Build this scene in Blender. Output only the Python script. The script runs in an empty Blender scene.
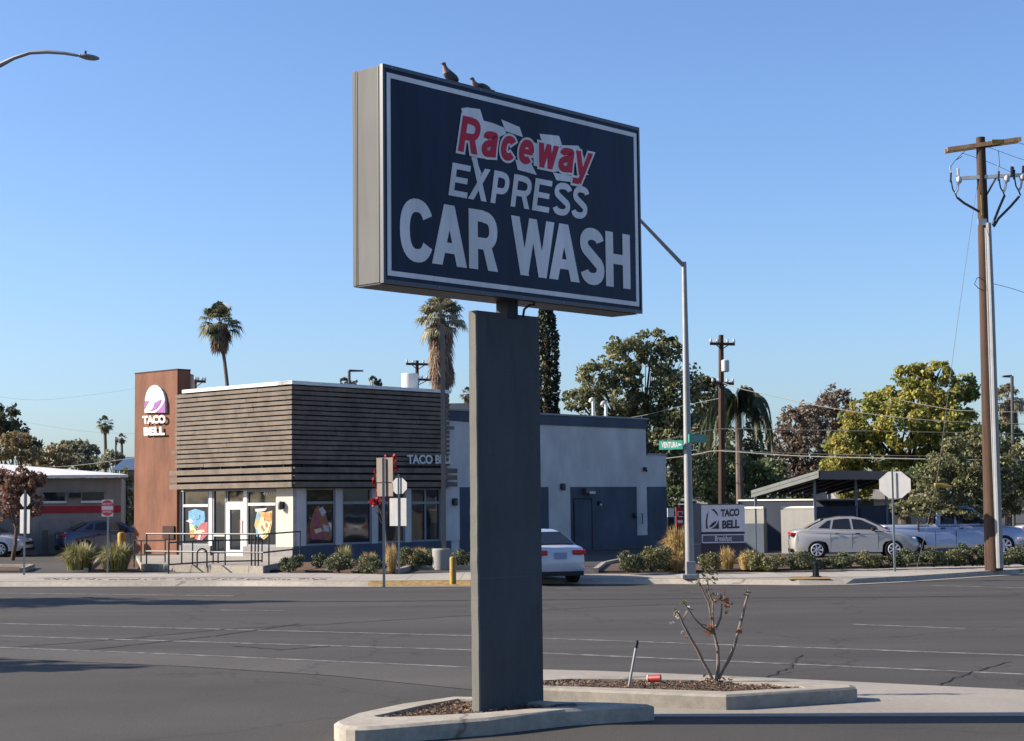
import bpy, bmesh, math, random
import numpy as np
from mathutils import Vector, Matrix

# ------------------------------------------------------------------ camera, sky, sun
SC = bpy.context.scene
COL = SC.collection
F_PX, PITCH, ROLL, EYE = 1650.0, math.atan(129.5/1650.0), -0.011, 2.3
CAMR = (Matrix.Rotation(math.radians(90)+PITCH, 3, 'X') @ Matrix.Rotation(ROLL, 3, 'Z'))
cd = bpy.data.cameras.new('camera'); cam = bpy.data.objects.new('camera', cd); COL.objects.link(cam)
cam.matrix_world = Matrix.Translation((0, 0, EYE)) @ CAMR.to_4x4()
cd.sensor_fit = 'HORIZONTAL'; cd.sensor_width = 36.0; cd.lens = 36.0*F_PX/1024.0
cd.clip_start = 0.1; cd.clip_end = 6000
SC.camera = cam
SUN_EL, SUN_AZ = math.radians(27), math.atan2(-1.0, 0.05)      # azimuth from +Y towards +X
SDIR = Vector((math.sin(SUN_AZ)*math.cos(SUN_EL), math.cos(SUN_AZ)*math.cos(SUN_EL), math.sin(SUN_EL)))
w = bpy.data.worlds.new('World'); SC.world = w; w.use_nodes = True
wn = w.node_tree; bg = wn.nodes['Background']
sky = wn.nodes.new('ShaderNodeTexSky'); sky.sky_type = 'NISHITA'; sky.sun_disc = False
sky.sun_elevation = SUN_EL; sky.sun_rotation = SUN_AZ % (2*math.pi)
sky.air_density = 1.0; sky.dust_density = 1.2; sky.ozone_density = 3.0; sky.altitude = 100
tint = wn.nodes.new('ShaderNodeMixRGB'); tint.blend_type = 'MULTIPLY'; tint.inputs[0].default_value = 1; tint.inputs[2].default_value = (0.85, 0.97, 1.19, 1)
wn.links.new(sky.outputs[0], tint.inputs[1]); wn.links.new(tint.outputs[0], bg.inputs[0]); bg.inputs[1].default_value = 0.078
sl = bpy.data.lights.new('sun', 'SUN'); sl.energy = 5.0; sl.angle = math.radians(0.5); sl.color = (1.0, 0.90, 0.76)
so = bpy.data.objects.new('sun', sl); COL.objects.link(so)
so.rotation_euler = SDIR.to_track_quat('Z', 'Y').to_euler(); so.location = (-40, 0, 40)
vs = SC.view_settings; vs.view_transform = 'Standard'; vs.look = 'None'; vs.gamma = 1; vs.exposure = 1.15
vs.use_curve_mapping = False
SC.render.engine = 'CYCLES'; SC.cycles.max_bounces = 6; SC.cycles.use_denoising = True

# ------------------------------------------------------------------ pixel -> place helpers
def ray(px, py):
    return CAMR @ Vector(((px-512)/F_PX, -(py-370.5)/F_PX, -1.0))
def G(px, py, z=0.0):
    d = ray(px, py); t = (z-EYE)/d.z
    return Vector((d.x*t, d.y*t, z))
def D(px, py, Y):
    d = ray(px, py); t = Y/d.y
    return Vector((d.x*t, Y, EYE+d.z*t))
class Face:
    """vertical plane through P along horizontal direction d; n = outward normal"""
    def __init__(s, P, d, n):
        s.P = Vector(P); s.d = Vector((d[0], d[1], 0)).normalized(); s.n = Vector((n[0], n[1], 0)).normalized()
    def sz(s, px, py, off=0.0):
        r = ray(px, py); O = Vector((0, 0, EYE)); Q = s.P+s.n*off
        t = (Q-O).dot(s.n)/r.dot(s.n); p = O+r*t
        return (p-s.P).dot(s.d), p.z
    def S(s, px, off=0.0, py=480): return s.sz(px, py, off)[0]
    def Z(s, px, py, off=0.0): return s.sz(px, py, off)[1]
    def pt(s, a, z, off=0.0):
        v = s.P+s.d*a+s.n*off; return Vector((v.x, v.y, z))

# ------------------------------------------------------------------ materials
def _mat(name):
    m = bpy.data.materials.new(name); m.use_nodes = True
    nt = m.node_tree; b = nt.nodes['Principled BSDF']
    return m, nt, b
def N(nt, t, **k):
    n = nt.nodes.new(t)
    for a, v in k.items(): setattr(n, a, v)
    return n
def ramp(nt, src, stops):
    r = N(nt, 'ShaderNodeValToRGB'); e = r.color_ramp.elements
    while len(e) < len(stops): e.new(0.5)
    for i, (p, c) in enumerate(stops):
        e[i].position = p; e[i].color = (*c, 1)
    nt.links.new(src, r.inputs[0]); return r
def plain(name, c, rough=0.6, metal=0.0, var=0.12, scale=3.0, bump=0.0, bscale=60.0, spec=0.5, coat=0.0):
    m, nt, b = _mat(name)
    tc = N(nt, 'ShaderNodeTexCoord'); nz = N(nt, 'ShaderNodeTexNoise'); nz.inputs['Scale'].default_value = scale
    nz.inputs['Detail'].default_value = 6; nz.inputs['Roughness'].default_value = 0.65
    nt.links.new(tc.outputs['Object'], nz.inputs['Vector'])
    lo = tuple(max(0, x*(1-var)) for x in c); hi = tuple(min(1, x*(1+var)) for x in c)
    r = ramp(nt, nz.outputs['Fac'], [(0.3, lo), (0.7, hi)])
    nt.links.new(r.outputs[0], b.inputs['Base Color'])
    b.inputs['Roughness'].default_value = rough; b.inputs['Metallic'].default_value = metal
    b.inputs['Specular IOR Level'].default_value = min(spec, .2) if rough > .58 else spec; b.inputs['Coat Weight'].default_value = coat
    if bump:
        n2 = N(nt, 'ShaderNodeTexNoise'); n2.inputs['Scale'].default_value = bscale; n2.inputs['Detail'].default_value = 4
        nt.links.new(tc.outputs['Object'], n2.inputs['Vector'])
        bp = N(nt, 'ShaderNodeBump'); bp.inputs['Strength'].default_value = bump; bp.inputs['Distance'].default_value = 0.02
        nt.links.new(n2.outputs['Fac'], bp.inputs['Height']); nt.links.new(bp.outputs[0], b.inputs['Normal'])
    return m
def ground_mat(name, c, patch=0.2, grain=0.25, cracks=0.0, gscale=25.0, tint=(1, 1, 1), bump=0.3, stretch=None, joint=None):
    m, nt, b = _mat(name); L = nt.links.new
    g = N(nt, 'ShaderNodeNewGeometry'); pos = g.outputs['Position']
    n1 = N(nt, 'ShaderNodeTexNoise'); n1.inputs['Scale'].default_value = 0.22; n1.inputs['Detail'].default_value = 7
    n1.inputs['Roughness'].default_value = 0.6
    if stretch:
        mp = N(nt, 'ShaderNodeMapping'); mp.inputs['Rotation'].default_value[2] = math.radians(stretch[0]); mp.inputs['Scale'].default_value = (stretch[1], stretch[2], 1)
        L(pos, mp.inputs[0]); L(mp.outputs[0], n1.inputs['Vector'])
    else: L(pos, n1.inputs['Vector'])
    n2 = N(nt, 'ShaderNodeTexNoise'); n2.inputs['Scale'].default_value = gscale; n2.inputs['Detail'].default_value = 9; n2.inputs['Roughness'].default_value = 0.75; L(pos, n2.inputs['Vector'])
    r1 = ramp(nt, n1.outputs['Fac'], [(0.3, tuple(x*(1-patch) for x in c)), (0.52, c), (0.72, tuple(x*(1+patch) for x in c))])
    r2 = ramp(nt, n2.outputs['Fac'], [(0.3, (1-grain,)*3), (0.7, (1+grain*0.8,)*3)])
    mx = N(nt, 'ShaderNodeMixRGB', blend_type='MULTIPLY'); mx.inputs[0].default_value = 1
    L(r1.outputs[0], mx.inputs[1]); L(r2.outputs[0], mx.inputs[2]); out = mx.outputs[0]
    if cracks:
        v = N(nt, 'ShaderNodeTexVoronoi', feature='DISTANCE_TO_EDGE'); v.inputs['Scale'].default_value = 0.16
        n3 = N(nt, 'ShaderNodeTexNoise'); n3.inputs['Scale'].default_value = 1.3; n3.inputs['Detail'].default_value = 5; L(pos, n3.inputs['Vector'])
        ad = N(nt, 'ShaderNodeMixRGB', blend_type='ADD'); ad.inputs[0].default_value = 1.2; L(pos, ad.inputs[1]); L(n3.outputs['Color'], ad.inputs[2])
        L(ad.outputs[0], v.inputs['Vector'])
        r3 = ramp(nt, v.outputs['Distance'], [(0.0, (1-cracks,)*3), (0.006, (1, 1, 1))])
        m2 = N(nt, 'ShaderNodeMixRGB', blend_type='MULTIPLY'); m2.inputs[0].default_value = 1
        L(out, m2.inputs[1]); L(r3.outputs[0], m2.inputs[2]); out = m2.outputs[0]
    if joint:
        bt = N(nt, 'ShaderNodeTexBrick'); bt.offset = 0; bt.inputs['Scale'].default_value = 1.0
        bt.inputs['Brick Width'].default_value = joint; bt.inputs['Row Height'].default_value = joint
        bt.inputs['Mortar Size'].default_value = 0.012
        bt.inputs['Color1'].default_value = (1, 1, 1, 1); bt.inputs['Color2'].default_value = (0.93, 0.93, 0.93, 1); bt.inputs['Mortar'].default_value = (0.5, 0.48, 0.45, 1)
        L(pos, bt.inputs['Vector'])
        m3 = N(nt, 'ShaderNodeMixRGB', blend_type='MULTIPLY'); m3.inputs[0].default_value = 1
        L(out, m3.inputs[1]); L(bt.outputs[0], m3.inputs[2]); out = m3.outputs[0]
    L(out, b.inputs['Base Color']); b.inputs['Roughness'].default_value = 0.88; b.inputs['Specular IOR Level'].default_value = 0.3
    bp = N(nt, 'ShaderNodeBump'); bp.inputs['Strength'].default_value = bump; bp.inputs['Distance'].default_value = 0.01
    L(n2.outputs['Fac'], bp.inputs['Height']); L(bp.outputs[0], b.inputs['Normal'])
    return m
def leaf_mat(name, cols, trans=0.25, rough=0.55):
    m, nt, b = _mat(name); L = nt.links.new
    g = N(nt, 'ShaderNodeNewGeometry')
    n1 = N(nt, 'ShaderNodeTexNoise'); n1.inputs['Scale'].default_value = 0.7; n1.inputs['Detail'].default_value = 2; L(g.outputs['Position'], n1.inputs['Vector'])
    ma = N(nt, 'ShaderNodeMath', operation='MULTIPLY_ADD'); ma.inputs[1].default_value = 1.6; ma.inputs[2].default_value = -0.8; L(n1.outputs['Fac'], ma.inputs[0])
    mb = N(nt, 'ShaderNodeMath', operation='ADD'); L(g.outputs['Random Per Island'], mb.inputs[0]); L(ma.outputs[0], mb.inputs[1])
    k = len(cols); r = ramp(nt, mb.outputs[0], [(i/(k-1) if k > 1 else 0, c) for i, c in enumerate(cols)])
    L(r.outputs[0], b.inputs['Base Color']); b.inputs['Roughness'].default_value = rough; b.inputs['Specular IOR Level'].default_value = 0.3
    tr = N(nt, 'ShaderNodeBsdfTranslucent'); L(r.outputs[0], tr.inputs[0])
    mx = N(nt, 'ShaderNodeMixShader'); mx.inputs[0].default_value = trans
    L(b.outputs[0], mx.inputs[1]); L(tr.outputs[0], mx.inputs[2]); L(mx.outputs[0], nt.nodes['Material Output'].inputs[0])
    return m
def streak_mat(name, c, dark=0.6, rough=0.7, bump=0.2, sx=6.0, metal=0.0):
    """vertical weather streaks (world z stretched)"""
    m, nt, b = _mat(name); L = nt.links.new
    g = N(nt, 'ShaderNodeNewGeometry'); mp = N(nt, 'ShaderNodeMapping'); mp.inputs['Scale'].default_value = (sx, sx, 0.35)
    L(g.outputs['Position'], mp.inputs[0])
    n1 = N(nt, 'ShaderNodeTexNoise'); n1.inputs['Scale'].default_value = 1; n1.inputs['Detail'].default_value = 8; n1.inputs['Roughness'].default_value = 0.7; L(mp.outputs[0], n1.inputs['Vector'])
    n2 = N(nt, 'ShaderNodeTexNoise'); n2.inputs['Scale'].default_value = 0.8; n2.inputs['Detail'].default_value = 6; L(g.outputs['Position'], n2.inputs['Vector'])
    r = ramp(nt, n1.outputs['Fac'], [(0.3, tuple(x*dark for x in c)), (0.55, c), (0.8, tuple(min(1, x*1.15) for x in c))])
    r2 = ramp(nt, n2.outputs['Fac'], [(0.3, (0.85,)*3), (0.7, (1.1,)*3)])
    mx = N(nt, 'ShaderNodeMixRGB', blend_type='MULTIPLY'); mx.inputs[0].default_value = 1
    L(r.outputs[0], mx.inputs[1]); L(r2.outputs[0], mx.inputs[2]); L(mx.outputs[0], b.inputs['Base Color'])
    b.inputs['Roughness'].default_value = rough; b.inputs['Metallic'].default_value = metal; b.inputs['Specular IOR Level'].default_value = .2
    n3 = N(nt, 'ShaderNodeTexNoise'); n3.inputs['Scale'].default_value = 90; L(g.outputs['Position'], n3.inputs['Vector'])
    bp = N(nt, 'ShaderNodeBump'); bp.inputs['Strength'].default_value = bump; bp.inputs['Distance'].default_value = 0.01
    L(n3.outputs['Fac'], bp.inputs['Height']); L(bp.outputs[0], b.inputs['Normal'])
    return m
def patch_mat(name, stops, scale=3.0, rough=0.6):
    m, nt, b = _mat(name); g = N(nt, 'ShaderNodeNewGeometry')
    n1 = N(nt, 'ShaderNodeTexNoise'); n1.inputs['Scale'].default_value = scale; n1.inputs['Detail'].default_value = 3; n1.inputs['Distortion'].default_value = 1.5
    nt.links.new(g.outputs['Position'], n1.inputs['Vector']); r = ramp(nt, n1.outputs['Fac'], stops)
    r.color_ramp.interpolation = 'CONSTANT'
    nt.links.new(r.outputs[0], b.inputs['Base Color']); b.inputs['Roughness'].default_value = rough; return m

M = {}
M['asphalt'] = ground_mat('asphalt', (0.053, 0.0465, 0.0415), 0.26, 0.42, 0.5, 24, stretch=(27, 0.45, 3.2), bump=.5)
M['lot'] = ground_mat('lot_asphalt', (0.055, 0.0485, 0.042), 0.26, 0.42, 0.35, 28, bump=.5)
M['concrete'] = ground_mat('concrete_apron', (0.26, 0.23, 0.195), 0.22, 0.16, 0.5, 14)
M['gutter'] = ground_mat('gutter_worn', (0.072, 0.064, 0.057), 0.25, 0.3, 0.5, 20)
M['walk'] = ground_mat('sidewalk_concrete', (0.32, 0.285, 0.245), 0.14, 0.12, 0.0, 14, joint=1.5)
M['kerb'] = ground_mat('kerb_concrete', (0.31, 0.275, 0.225), 0.38, 0.25, 0.6, 9, bump=0.5)
M['yellowkerb'] = plain('yellow_kerb_paint', (0.27, 0.18, 0.07), 0.8, var=0.4, scale=6)
M['soil'] = ground_mat('soil', (0.10, 0.060, 0.038), 0.4, 0.6, 0, 30, bump=1.0)
M['chips'] = leaf_mat('bark_chips', [(0.06, 0.038, 0.025), (0.12, 0.078, 0.052), (0.19, 0.13, 0.09)], 0.0, 0.9)
M['tar'] = plain('tar_seal', (0.038, 0.034, 0.032), 0.8, var=0.3)  # sealed cracks and joints, also the dark of painted shadow strips
def paint_mat():
    m, nt, b = _mat('worn_paint'); L = nt.links.new
    g = N(nt, 'ShaderNodeNewGeometry'); n = N(nt, 'ShaderNodeTexNoise'); n.inputs['Scale'].default_value = 3.5; n.inputs['Detail'].default_value = 9; n.inputs['Roughness'].default_value = 0.8
    L(g.outputs['Position'], n.inputs['Vector'])
    r = ramp(nt, n.outputs['Fac'], [(0.43, (0.07, 0.064, 0.06)), (0.64, (0.30, 0.285, 0.26))]); L(r.outputs[0], b.inputs['Base Color']); b.inputs['Roughness'].default_value = 0.8
    return m
M['paint'] = paint_mat()
M['white'] = plain('white_paint', (0.58, 0.57, 0.54), 0.6)
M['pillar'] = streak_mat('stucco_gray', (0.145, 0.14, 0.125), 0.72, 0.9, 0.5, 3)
M['pillarfront'] = streak_mat('stucco_dark_face', (0.074, 0.079, 0.084), 0.62, 0.9, 0.8, 2.2)  # same stucco, darkened: the shade of the front is in the colour
M['cab'] = streak_mat('cabinet_paint', (0.112, 0.110, 0.104), 0.80, 0.7, 0.05, 3)
M['cabedge'] = plain('cabinet_edge', (0.035, 0.038, 0.055), 0.4)
M['navy'] = streak_mat('navy_face', (0.011, 0.019, 0.048), 0.45, 0.42, 0.02, 3)
M['silver'] = streak_mat('sign_silver', (0.74, 0.70, 0.68), 0.8, 0.5, 0.02, 3)
M['red'] = plain('sign_red', (0.52, 0.028, 0.055), 0.6, spec=.2)
for _k in ('navy', 'silver'): M[_k].node_tree.nodes['Principled BSDF'].inputs['Specular IOR Level'].default_value = 0.15
M['rust'] = streak_mat('rust_steel', (0.185, 0.078, 0.046), 0.62, 0.75, 0.3, 1.6)
M['rustside'] = plain('rust_side', (0.05, 0.022, 0.02), 0.8)
M['slat'] = plain('slat_taupe', (0.138, 0.108, 0.084), 0.65, var=0.34, scale=1.6)
M['slat2'] = plain('slat_backing', (0.028, 0.024, 0.024), 0.8)
M['stucco_white'] = plain('stucco_cream', (0.50, 0.455, 0.38), 0.9, var=0.06, bump=0.3)
M['stucco_lt'] = streak_mat('stucco_light_gray', (0.54, 0.51, 0.48), 0.86, 0.9, 0.6, 1.2)
M['stucco_mid'] = plain('stucco_mid_gray', (0.21, 0.20, 0.19), 0.9, var=0.1, bump=0.4)
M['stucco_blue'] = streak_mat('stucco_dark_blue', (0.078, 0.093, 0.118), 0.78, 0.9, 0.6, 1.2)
M['coping'] = plain('coping_white', (0.62, 0.61, 0.58), 0.35)
M['galv'] = plain('galvanised', (0.24, 0.24, 0.24), 0.5, 0.3, var=0.12)
M['alum'] = plain('alum_sign_back', (0.30, 0.30, 0.30), 0.6, 0.0, var=0.1)
M['brownsign'] = plain('sign_back_brown', (0.20, 0.16, 0.13), 0.6)
M['darkmetal'] = plain('dark_metal', (0.028, 0.028, 0.032), 0.5, 0.2)
M['bronze'] = plain('bronze_paint', (0.055, 0.050, 0.050), 0.5)
M['polebrown'] = plain('pole_brown', (0.135, 0.12, 0.11), 0.6)
M['frame_gray'] = plain('frame_gray', (0.19, 0.20, 0.22), 0.5)
M['frame_white'] = plain('frame_white', (0.55, 0.55, 0.53), 0.45)
M['purple'] = plain('purple', (0.22, 0.05, 0.26), 0.5)
M['wood'] = streak_mat('pole_wood', (0.078, 0.047, 0.033), 0.45, 0.9, 0.6, 12)
M['woodlt'] = streak_mat('arm_wood', (0.26, 0.17, 0.10), 0.5, 0.9, 0.4, 12)
M['ins'] = plain('insulator_grey', (0.45, 0.45, 0.45), 0.4)
M['yellow'] = plain('safety_yellow', (0.34, 0.215, 0.05), 0.7, var=0.35, scale=5)
M['green'] = plain('street_sign_green', (0.01, 0.24, 0.17), 0.45)
M['wire'] = plain('wire', (0.05, 0.05, 0.05), 0.6)
M['wirelt'] = plain('wire_light', (0.17, 0.165, 0.15), 0.5)
M['bark'] = streak_mat('bark', (0.12, 0.085, 0.06), 0.5, 0.95, 0.8, 8)
M['palmbark'] = streak_mat('palm_bark', (0.15, 0.12, 0.10), 0.5, 0.95, 0.8, 8)
M['stem'] = streak_mat('rose_stem', (0.20, 0.155, 0.12), 0.5, 0.8, 0.6, 30)
M['tyre'] = plain('tyre', (0.018, 0.018, 0.018), 0.85)
M['rim'] = plain('rim', (0.50, 0.50, 0.51), 0.3, 0.7)
M['redlens'] = plain('red_lens', (0.45, 0.012, 0.015), 0.2)
M['lens'] = plain('clear_lens', (0.65, 0.66, 0.68), 0.12)
M['plate'] = plain('number_plate', (0.20, 0.24, 0.34), 0.4)
M['black'] = plain('black_plastic', (0.02, 0.02, 0.022), 0.6)
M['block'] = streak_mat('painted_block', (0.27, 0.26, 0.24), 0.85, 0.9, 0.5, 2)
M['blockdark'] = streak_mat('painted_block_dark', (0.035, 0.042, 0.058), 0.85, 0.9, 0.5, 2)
M['roofmetal'] = plain('roof_metal_dark', (0.035, 0.037, 0.045), 0.5)
M['fascia'] = plain('fascia_gray', (0.16, 0.17, 0.16), 0.6)
M['siding'] = streak_mat('siding_gray', (0.235, 0.21, 0.19), 0.85, 0.7, 0.2, 2.5)
M['redstripe'] = plain('red_stripe', (0.30, 0.03, 0.035), 0.6)
M['grayroof'] = plain('gray_shingle', (0.20, 0.19, 0.18), 0.9)
M['houseblue'] = plain('house_blue', (0.05, 0.09, 0.16), 0.8)
M['cupred'] = plain('cup_red', (0.26, 0.02, 0.018), 0.45)
M['signred'] = plain('traffic_red', (0.55, 0.03, 0.04), 0.4)
M['gloss_gray'] = plain('monument_grey', (0.12, 0.125, 0.135), 0.7)
M['mon_white'] = plain('monument_white', (0.66, 0.62, 0.60), 0.5)
M['mon_dark'] = plain('monument_dark', (0.035, 0.028, 0.040), 0.5)
M['mon_purple'] = plain('monument_slate', (0.10, 0.09, 0.12), 0.5)
M['feather'] = plain('feather_gray', (0.07, 0.065, 0.07), 0.7, var=0.4, scale=14)
M['feather2'] = plain('feather_breast', (0.19, 0.13, 0.12), 0.6, var=0.3, scale=14)
M['posterA'] = patch_mat('poster_sky_and_taco', [(0, (0.10, 0.36, 0.62)), (0.42, (0.35, 0.55, 0.66)), (0.5, (0.75, 0.62, 0.30)), (0.56, (0.70, 0.30, 0.12)), (0.64, (0.30, 0.06, 0.16))], 1.9)
M['posterB'] = patch_mat('poster_orange', [(0, (0.12, 0.34, 0.60)), (0.40, (0.72, 0.36, 0.10)), (0.5, (0.74, 0.56, 0.28)), (0.58, (0.78, 0.68, 0.45)), (0.66, (0.45, 0.12, 0.10))], 2.2)
M['posterC'] = patch_mat('poster_red_food', [(0, (0.10, 0.03, 0.03)), (0.42, (0.36, 0.12, 0.09)), (0.5, (0.26, 0.16, 0.14)), (0.58, (0.48, 0.36, 0.33))], 2.6)
def glass(name, c=(0.015, 0.018, 0.022), rough=0.04):
    m, nt, b = _mat(name); b.inputs['Base Color'].default_value = (*c, 1); b.inputs['Roughness'].default_value = rough
    b.inputs['Specular IOR Level'].default_value = 0.5
    tc = N(nt, 'ShaderNodeTexCoord'); n = N(nt, 'ShaderNodeTexNoise'); n.inputs['Scale'].default_value = 0.6
    nt.links.new(tc.outputs['Object'], n.inputs['Vector']); bp = N(nt, 'ShaderNodeBump'); bp.inputs['Strength'].default_value = 0.15; bp.inputs['Distance'].default_value = 0.05
    nt.links.new(n.outputs['Fac'], bp.inputs['Height']); nt.links.new(bp.outputs[0], b.inputs['Normal']); return m
M['glass'] = glass('window_glass'); M['carglass'] = glass('car_glass', (0.016, 0.018, 0.022), 0.06); M['carglass'].node_tree.nodes['Principled BSDF'].inputs['Specular IOR Level'].default_value = 0.5
def carpaint(name, c, metal=0.5, rough=0.35):
    m = plain(name, c, rough, metal, var=0.04, spec=0.5, coat=1.0)
    m.node_tree.nodes['Principled BSDF'].inputs['Coat Roughness'].default_value = 0.06; return m

# ------------------------------------------------------------------ mesh builder
class MB:
    def __init__(s): s.v = []; s.f = []; s.m = []; s.mats = []; s.sm = []
    def mi(s, mat):
        if isinstance(mat, str): mat = M[mat]
        if mat not in s.mats: s.mats.append(mat)
        return s.mats.index(mat)
    def add(s, vs, fs, mat, smooth=False):
        b = len(s.v); s.v += [tuple(v) for v in vs]; k = s.mi(mat)
        for f in fs: s.f.append(tuple(b+i for i in f)); s.m.append(k); s.sm.append(smooth)
    def box(s, c, size, mat, R=None):
        c = Vector(c); h = [x/2 for x in size]; vs = []
        for sx in (-1, 1):
            for sy in (-1, 1):
                for sz in (-1, 1):
                    p = Vector((sx*h[0], sy*h[1], sz*h[2]))
                    vs.append(c+(R @ p if R is not None else p))
        s.add(vs, [(0, 1, 3, 2), (4, 6, 7, 5), (0, 4, 5, 1), (2, 3, 7, 6), (0, 2, 6, 4), (1, 5, 7, 3)], mat)
    def fbox(s, F, s0, s1, z0, z1, o0, o1, mat):
        vs = [F.pt(a, z, o) for a in (s0, s1) for o in (o0, o1) for z in (z0, z1)]
        s.add(vs, [(0, 1, 3, 2), (4, 6, 7, 5), (0, 4, 5, 1), (2, 3, 7, 6), (0, 2, 6, 4), (1, 5, 7, 3)], mat)
    def prism(s, poly, z0, z1, mat, side=None):
        n = len(poly); vs = [(p[0], p[1], z0) for p in poly]+[(p[0], p[1], z1) for p in poly]
        s.add(vs, [tuple(range(n))[::-1], tuple(range(n, 2*n))], mat)
        s.add(vs, [(i, (i+1) % n, n+(i+1) % n, n+i) for i in range(n)], side or mat)
    def slab(s, pts, d, mat, side=None):
        """polygon of 3D points thickened by vector d"""
        n = len(pts); d = Vector(d); vs = [Vector(p) for p in pts]+[Vector(p)+d for p in pts]
        s.add(vs, [tuple(range(n))[::-1], tuple(range(n, 2*n))], mat)
        s.add(vs, [(i, (i+1) % n, n+(i+1) % n, n+i) for i in range(n)], side or mat)
    def tube(s, pts, r, mat, seg=8, caps=True):
        pts = [Vector(p) for p in pts]; rs = r if isinstance(r, (list, tuple)) else [r]*len(pts)
        vs = []; up = None
        for i, p in enumerate(pts):
            a = pts[max(0, i-1)]; c = pts[min(len(pts)-1, i+1)]; t = (c-a).normalized()
            if up is None: up = Vector((0, 0, 1)) if abs(t.z) < 0.9 else Vector((0, 1, 0))
            x = t.cross(up); x = x.normalized() if x.length > 1e-6 else Vector((1, 0, 0)); y = x.cross(t).normalized(); up = y
            for k in range(seg):
                an = 2*math.pi*k/seg; vs.append(p+x*(math.cos(an)*rs[i])+y*(math.sin(an)*rs[i]))
        fs = [(i*seg+k, i*seg+(k+1) % seg, (i+1)*seg+(k+1) % seg, (i+1)*seg+k) for i in range(len(pts)-1) for k in range(seg)]
        s.add(vs, fs, mat, True)
        if caps:
            n = len(pts)-1; s.add([vs[k] for k in range(seg)], [tuple(range(seg))], mat); s.add([vs[n*seg+k] for k in range(seg)], [tuple(range(seg))[::-1]], mat)
    def lathe(s, o, prof, mat, seg=16, axis=(0, 0, 1)):
        o = Vector(o); ax = Vector(axis).normalized(); q = Vector((0, 0, 1)).rotation_difference(ax); vs = []
        for (r, z) in prof:
            for k in range(seg):
                an = 2*math.pi*k/seg; vs.append(o+q @ Vector((r*math.cos(an), r*math.sin(an), z)))
        fs = [(i*seg+k, i*seg+(k+1) % seg, (i+1)*seg+(k+1) % seg, (i+1)*seg+k) for i in range(len(prof)-1) for k in range(seg)]
        s.add(vs, fs, mat, True)
        s.add(vs[:seg], [tuple(range(seg))[::-1]], mat); s.add(vs[-seg:], [tuple(range(seg))], mat)
    def ball(s, c, r, mat, seg=10, R=None):
        c = Vector(c); r = Vector(r) if hasattr(r, '__len__') else Vector((r, r, r)); vs = []; n = seg//2+1
        for i in range(n+1):
            th = math.pi*i/n
            for k in range(seg):
                ph = 2*math.pi*k/seg; p = Vector((r.x*math.sin(th)*math.cos(ph), r.y*math.sin(th)*math.sin(ph), r.z*math.cos(th)))
                vs.append(c+(R @ p if R is not None else p))
        s.add(vs, [(i*seg+k, (i+1)*seg+k, (i+1)*seg+(k+1) % seg, i*seg+(k+1) % seg) for i in range(n) for k in range(seg)], mat, True)
    def text(s, string, fn, mat, bold=0.0, thick=0.01, shear=0.0, spacing=1.0):
        """text whose box (0..1, 0..1) goes through fn(u, v, h) -> point"""
        V, Fc = text_mesh(string, bold, shear, spacing)
        top = [fn(u, v, thick) for u, v in V]; n = len(top)
        s.add(top, Fc, mat)
    def arrays(s, name, parent=None): pass
    def build(s, name, parent=None, sharp=35, bevel=0.0, origin=None):
        me = bpy.data.meshes.new(name)
        o = Vector(origin) if origin is not None else Vector((0, 0, 0))
        me.from_pydata([tuple(Vector(v)-o) for v in s.v] if origin is not None else s.v, [], s.f)
        for m in s.mats: me.materials.append(m)
        me.polygons.foreach_set('material_index', s.m); me.polygons.foreach_set('use_smooth', [bool(x) for x in s.sm])
        me.update()
        if any(s.sm): me.set_sharp_from_angle(angle=math.radians(sharp))
        ob = bpy.data.objects.new(name, me); COL.objects.link(ob)
        if origin is not None: ob.location = o
        if parent is not None:
            ob.parent = parent
            if parent.type == 'EMPTY' or True:
                ob.matrix_parent_inverse = parent_world(parent).inverted()
        if bevel:
            bv = ob.modifiers.new('bevel', 'BEVEL'); bv.width = bevel; bv.segments = 2; bv.limit_method = 'ANGLE'; bv.angle_limit = math.radians(40)
        return ob
def parent_world(p):
    m = Matrix.LocRotScale(p.location, p.rotation_euler, p.scale)
    if p.parent: m = parent_world(p.parent) @ p.matrix_parent_inverse @ m
    return m
_tc = {}
def text_mesh(string, bold, shear, spacing):
    key = (string, bold, shear, spacing)
    if key in _tc: return _tc[key]
    cu = bpy.data.curves.new('t', 'FONT'); cu.body = string; cu.offset = bold; cu.shear = shear; cu.space_character = spacing; cu.resolution_u = 4
    ob = bpy.data.objects.new('t', cu); COL.objects.link(ob); bpy.context.view_layer.update()
    me = bpy.data.meshes.new_from_object(ob.evaluated_get(bpy.context.evaluated_depsgraph_get()))
    V = [(v.co.x, v.co.y) for v in me.vertices]; Fc = [tuple(p.vertices) for p in me.polygons]
    x0 = min(v[0] for v in V); x1 = max(v[0] for v in V); y0 = min(v[1] for v in V); y1 = max(v[1] for v in V)
    V = [((x-x0)/(x1-x0), (y-y0)/(y1-y0)) for x, y in V]
    bpy.data.objects.remove(ob); bpy.data.meshes.remove(me); bpy.data.curves.remove(cu)
    _tc[key] = (V, Fc); return _tc[key]
def gl_line(p, q, t): # rectangle stroke
    p, q = Vector(p), Vector(q); d = (q-p).normalized(); n_ = Vector((-d.y, d.x))*t/2
    return [[p-n_, q-n_, q+n_, p+n_]]
def gl_rib(pts, t):
    pts = [Vector(p) for p in pts]; L = []; Rr = []
    for i, p in enumerate(pts):
        d = (pts[min(i+1, len(pts)-1)]-pts[max(0, i-1)]).normalized(); n_ = Vector((-d.y, d.x))*t/2; L.append(p-n_); Rr.append(p+n_)
    return [('rib', L, Rr)]
def gl_par(x0, x1, y0, y1, t): return [[Vector((x0, y0)), Vector((x0+t, y0)), Vector((x1+t, y1)), Vector((x1, y1))]]
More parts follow.
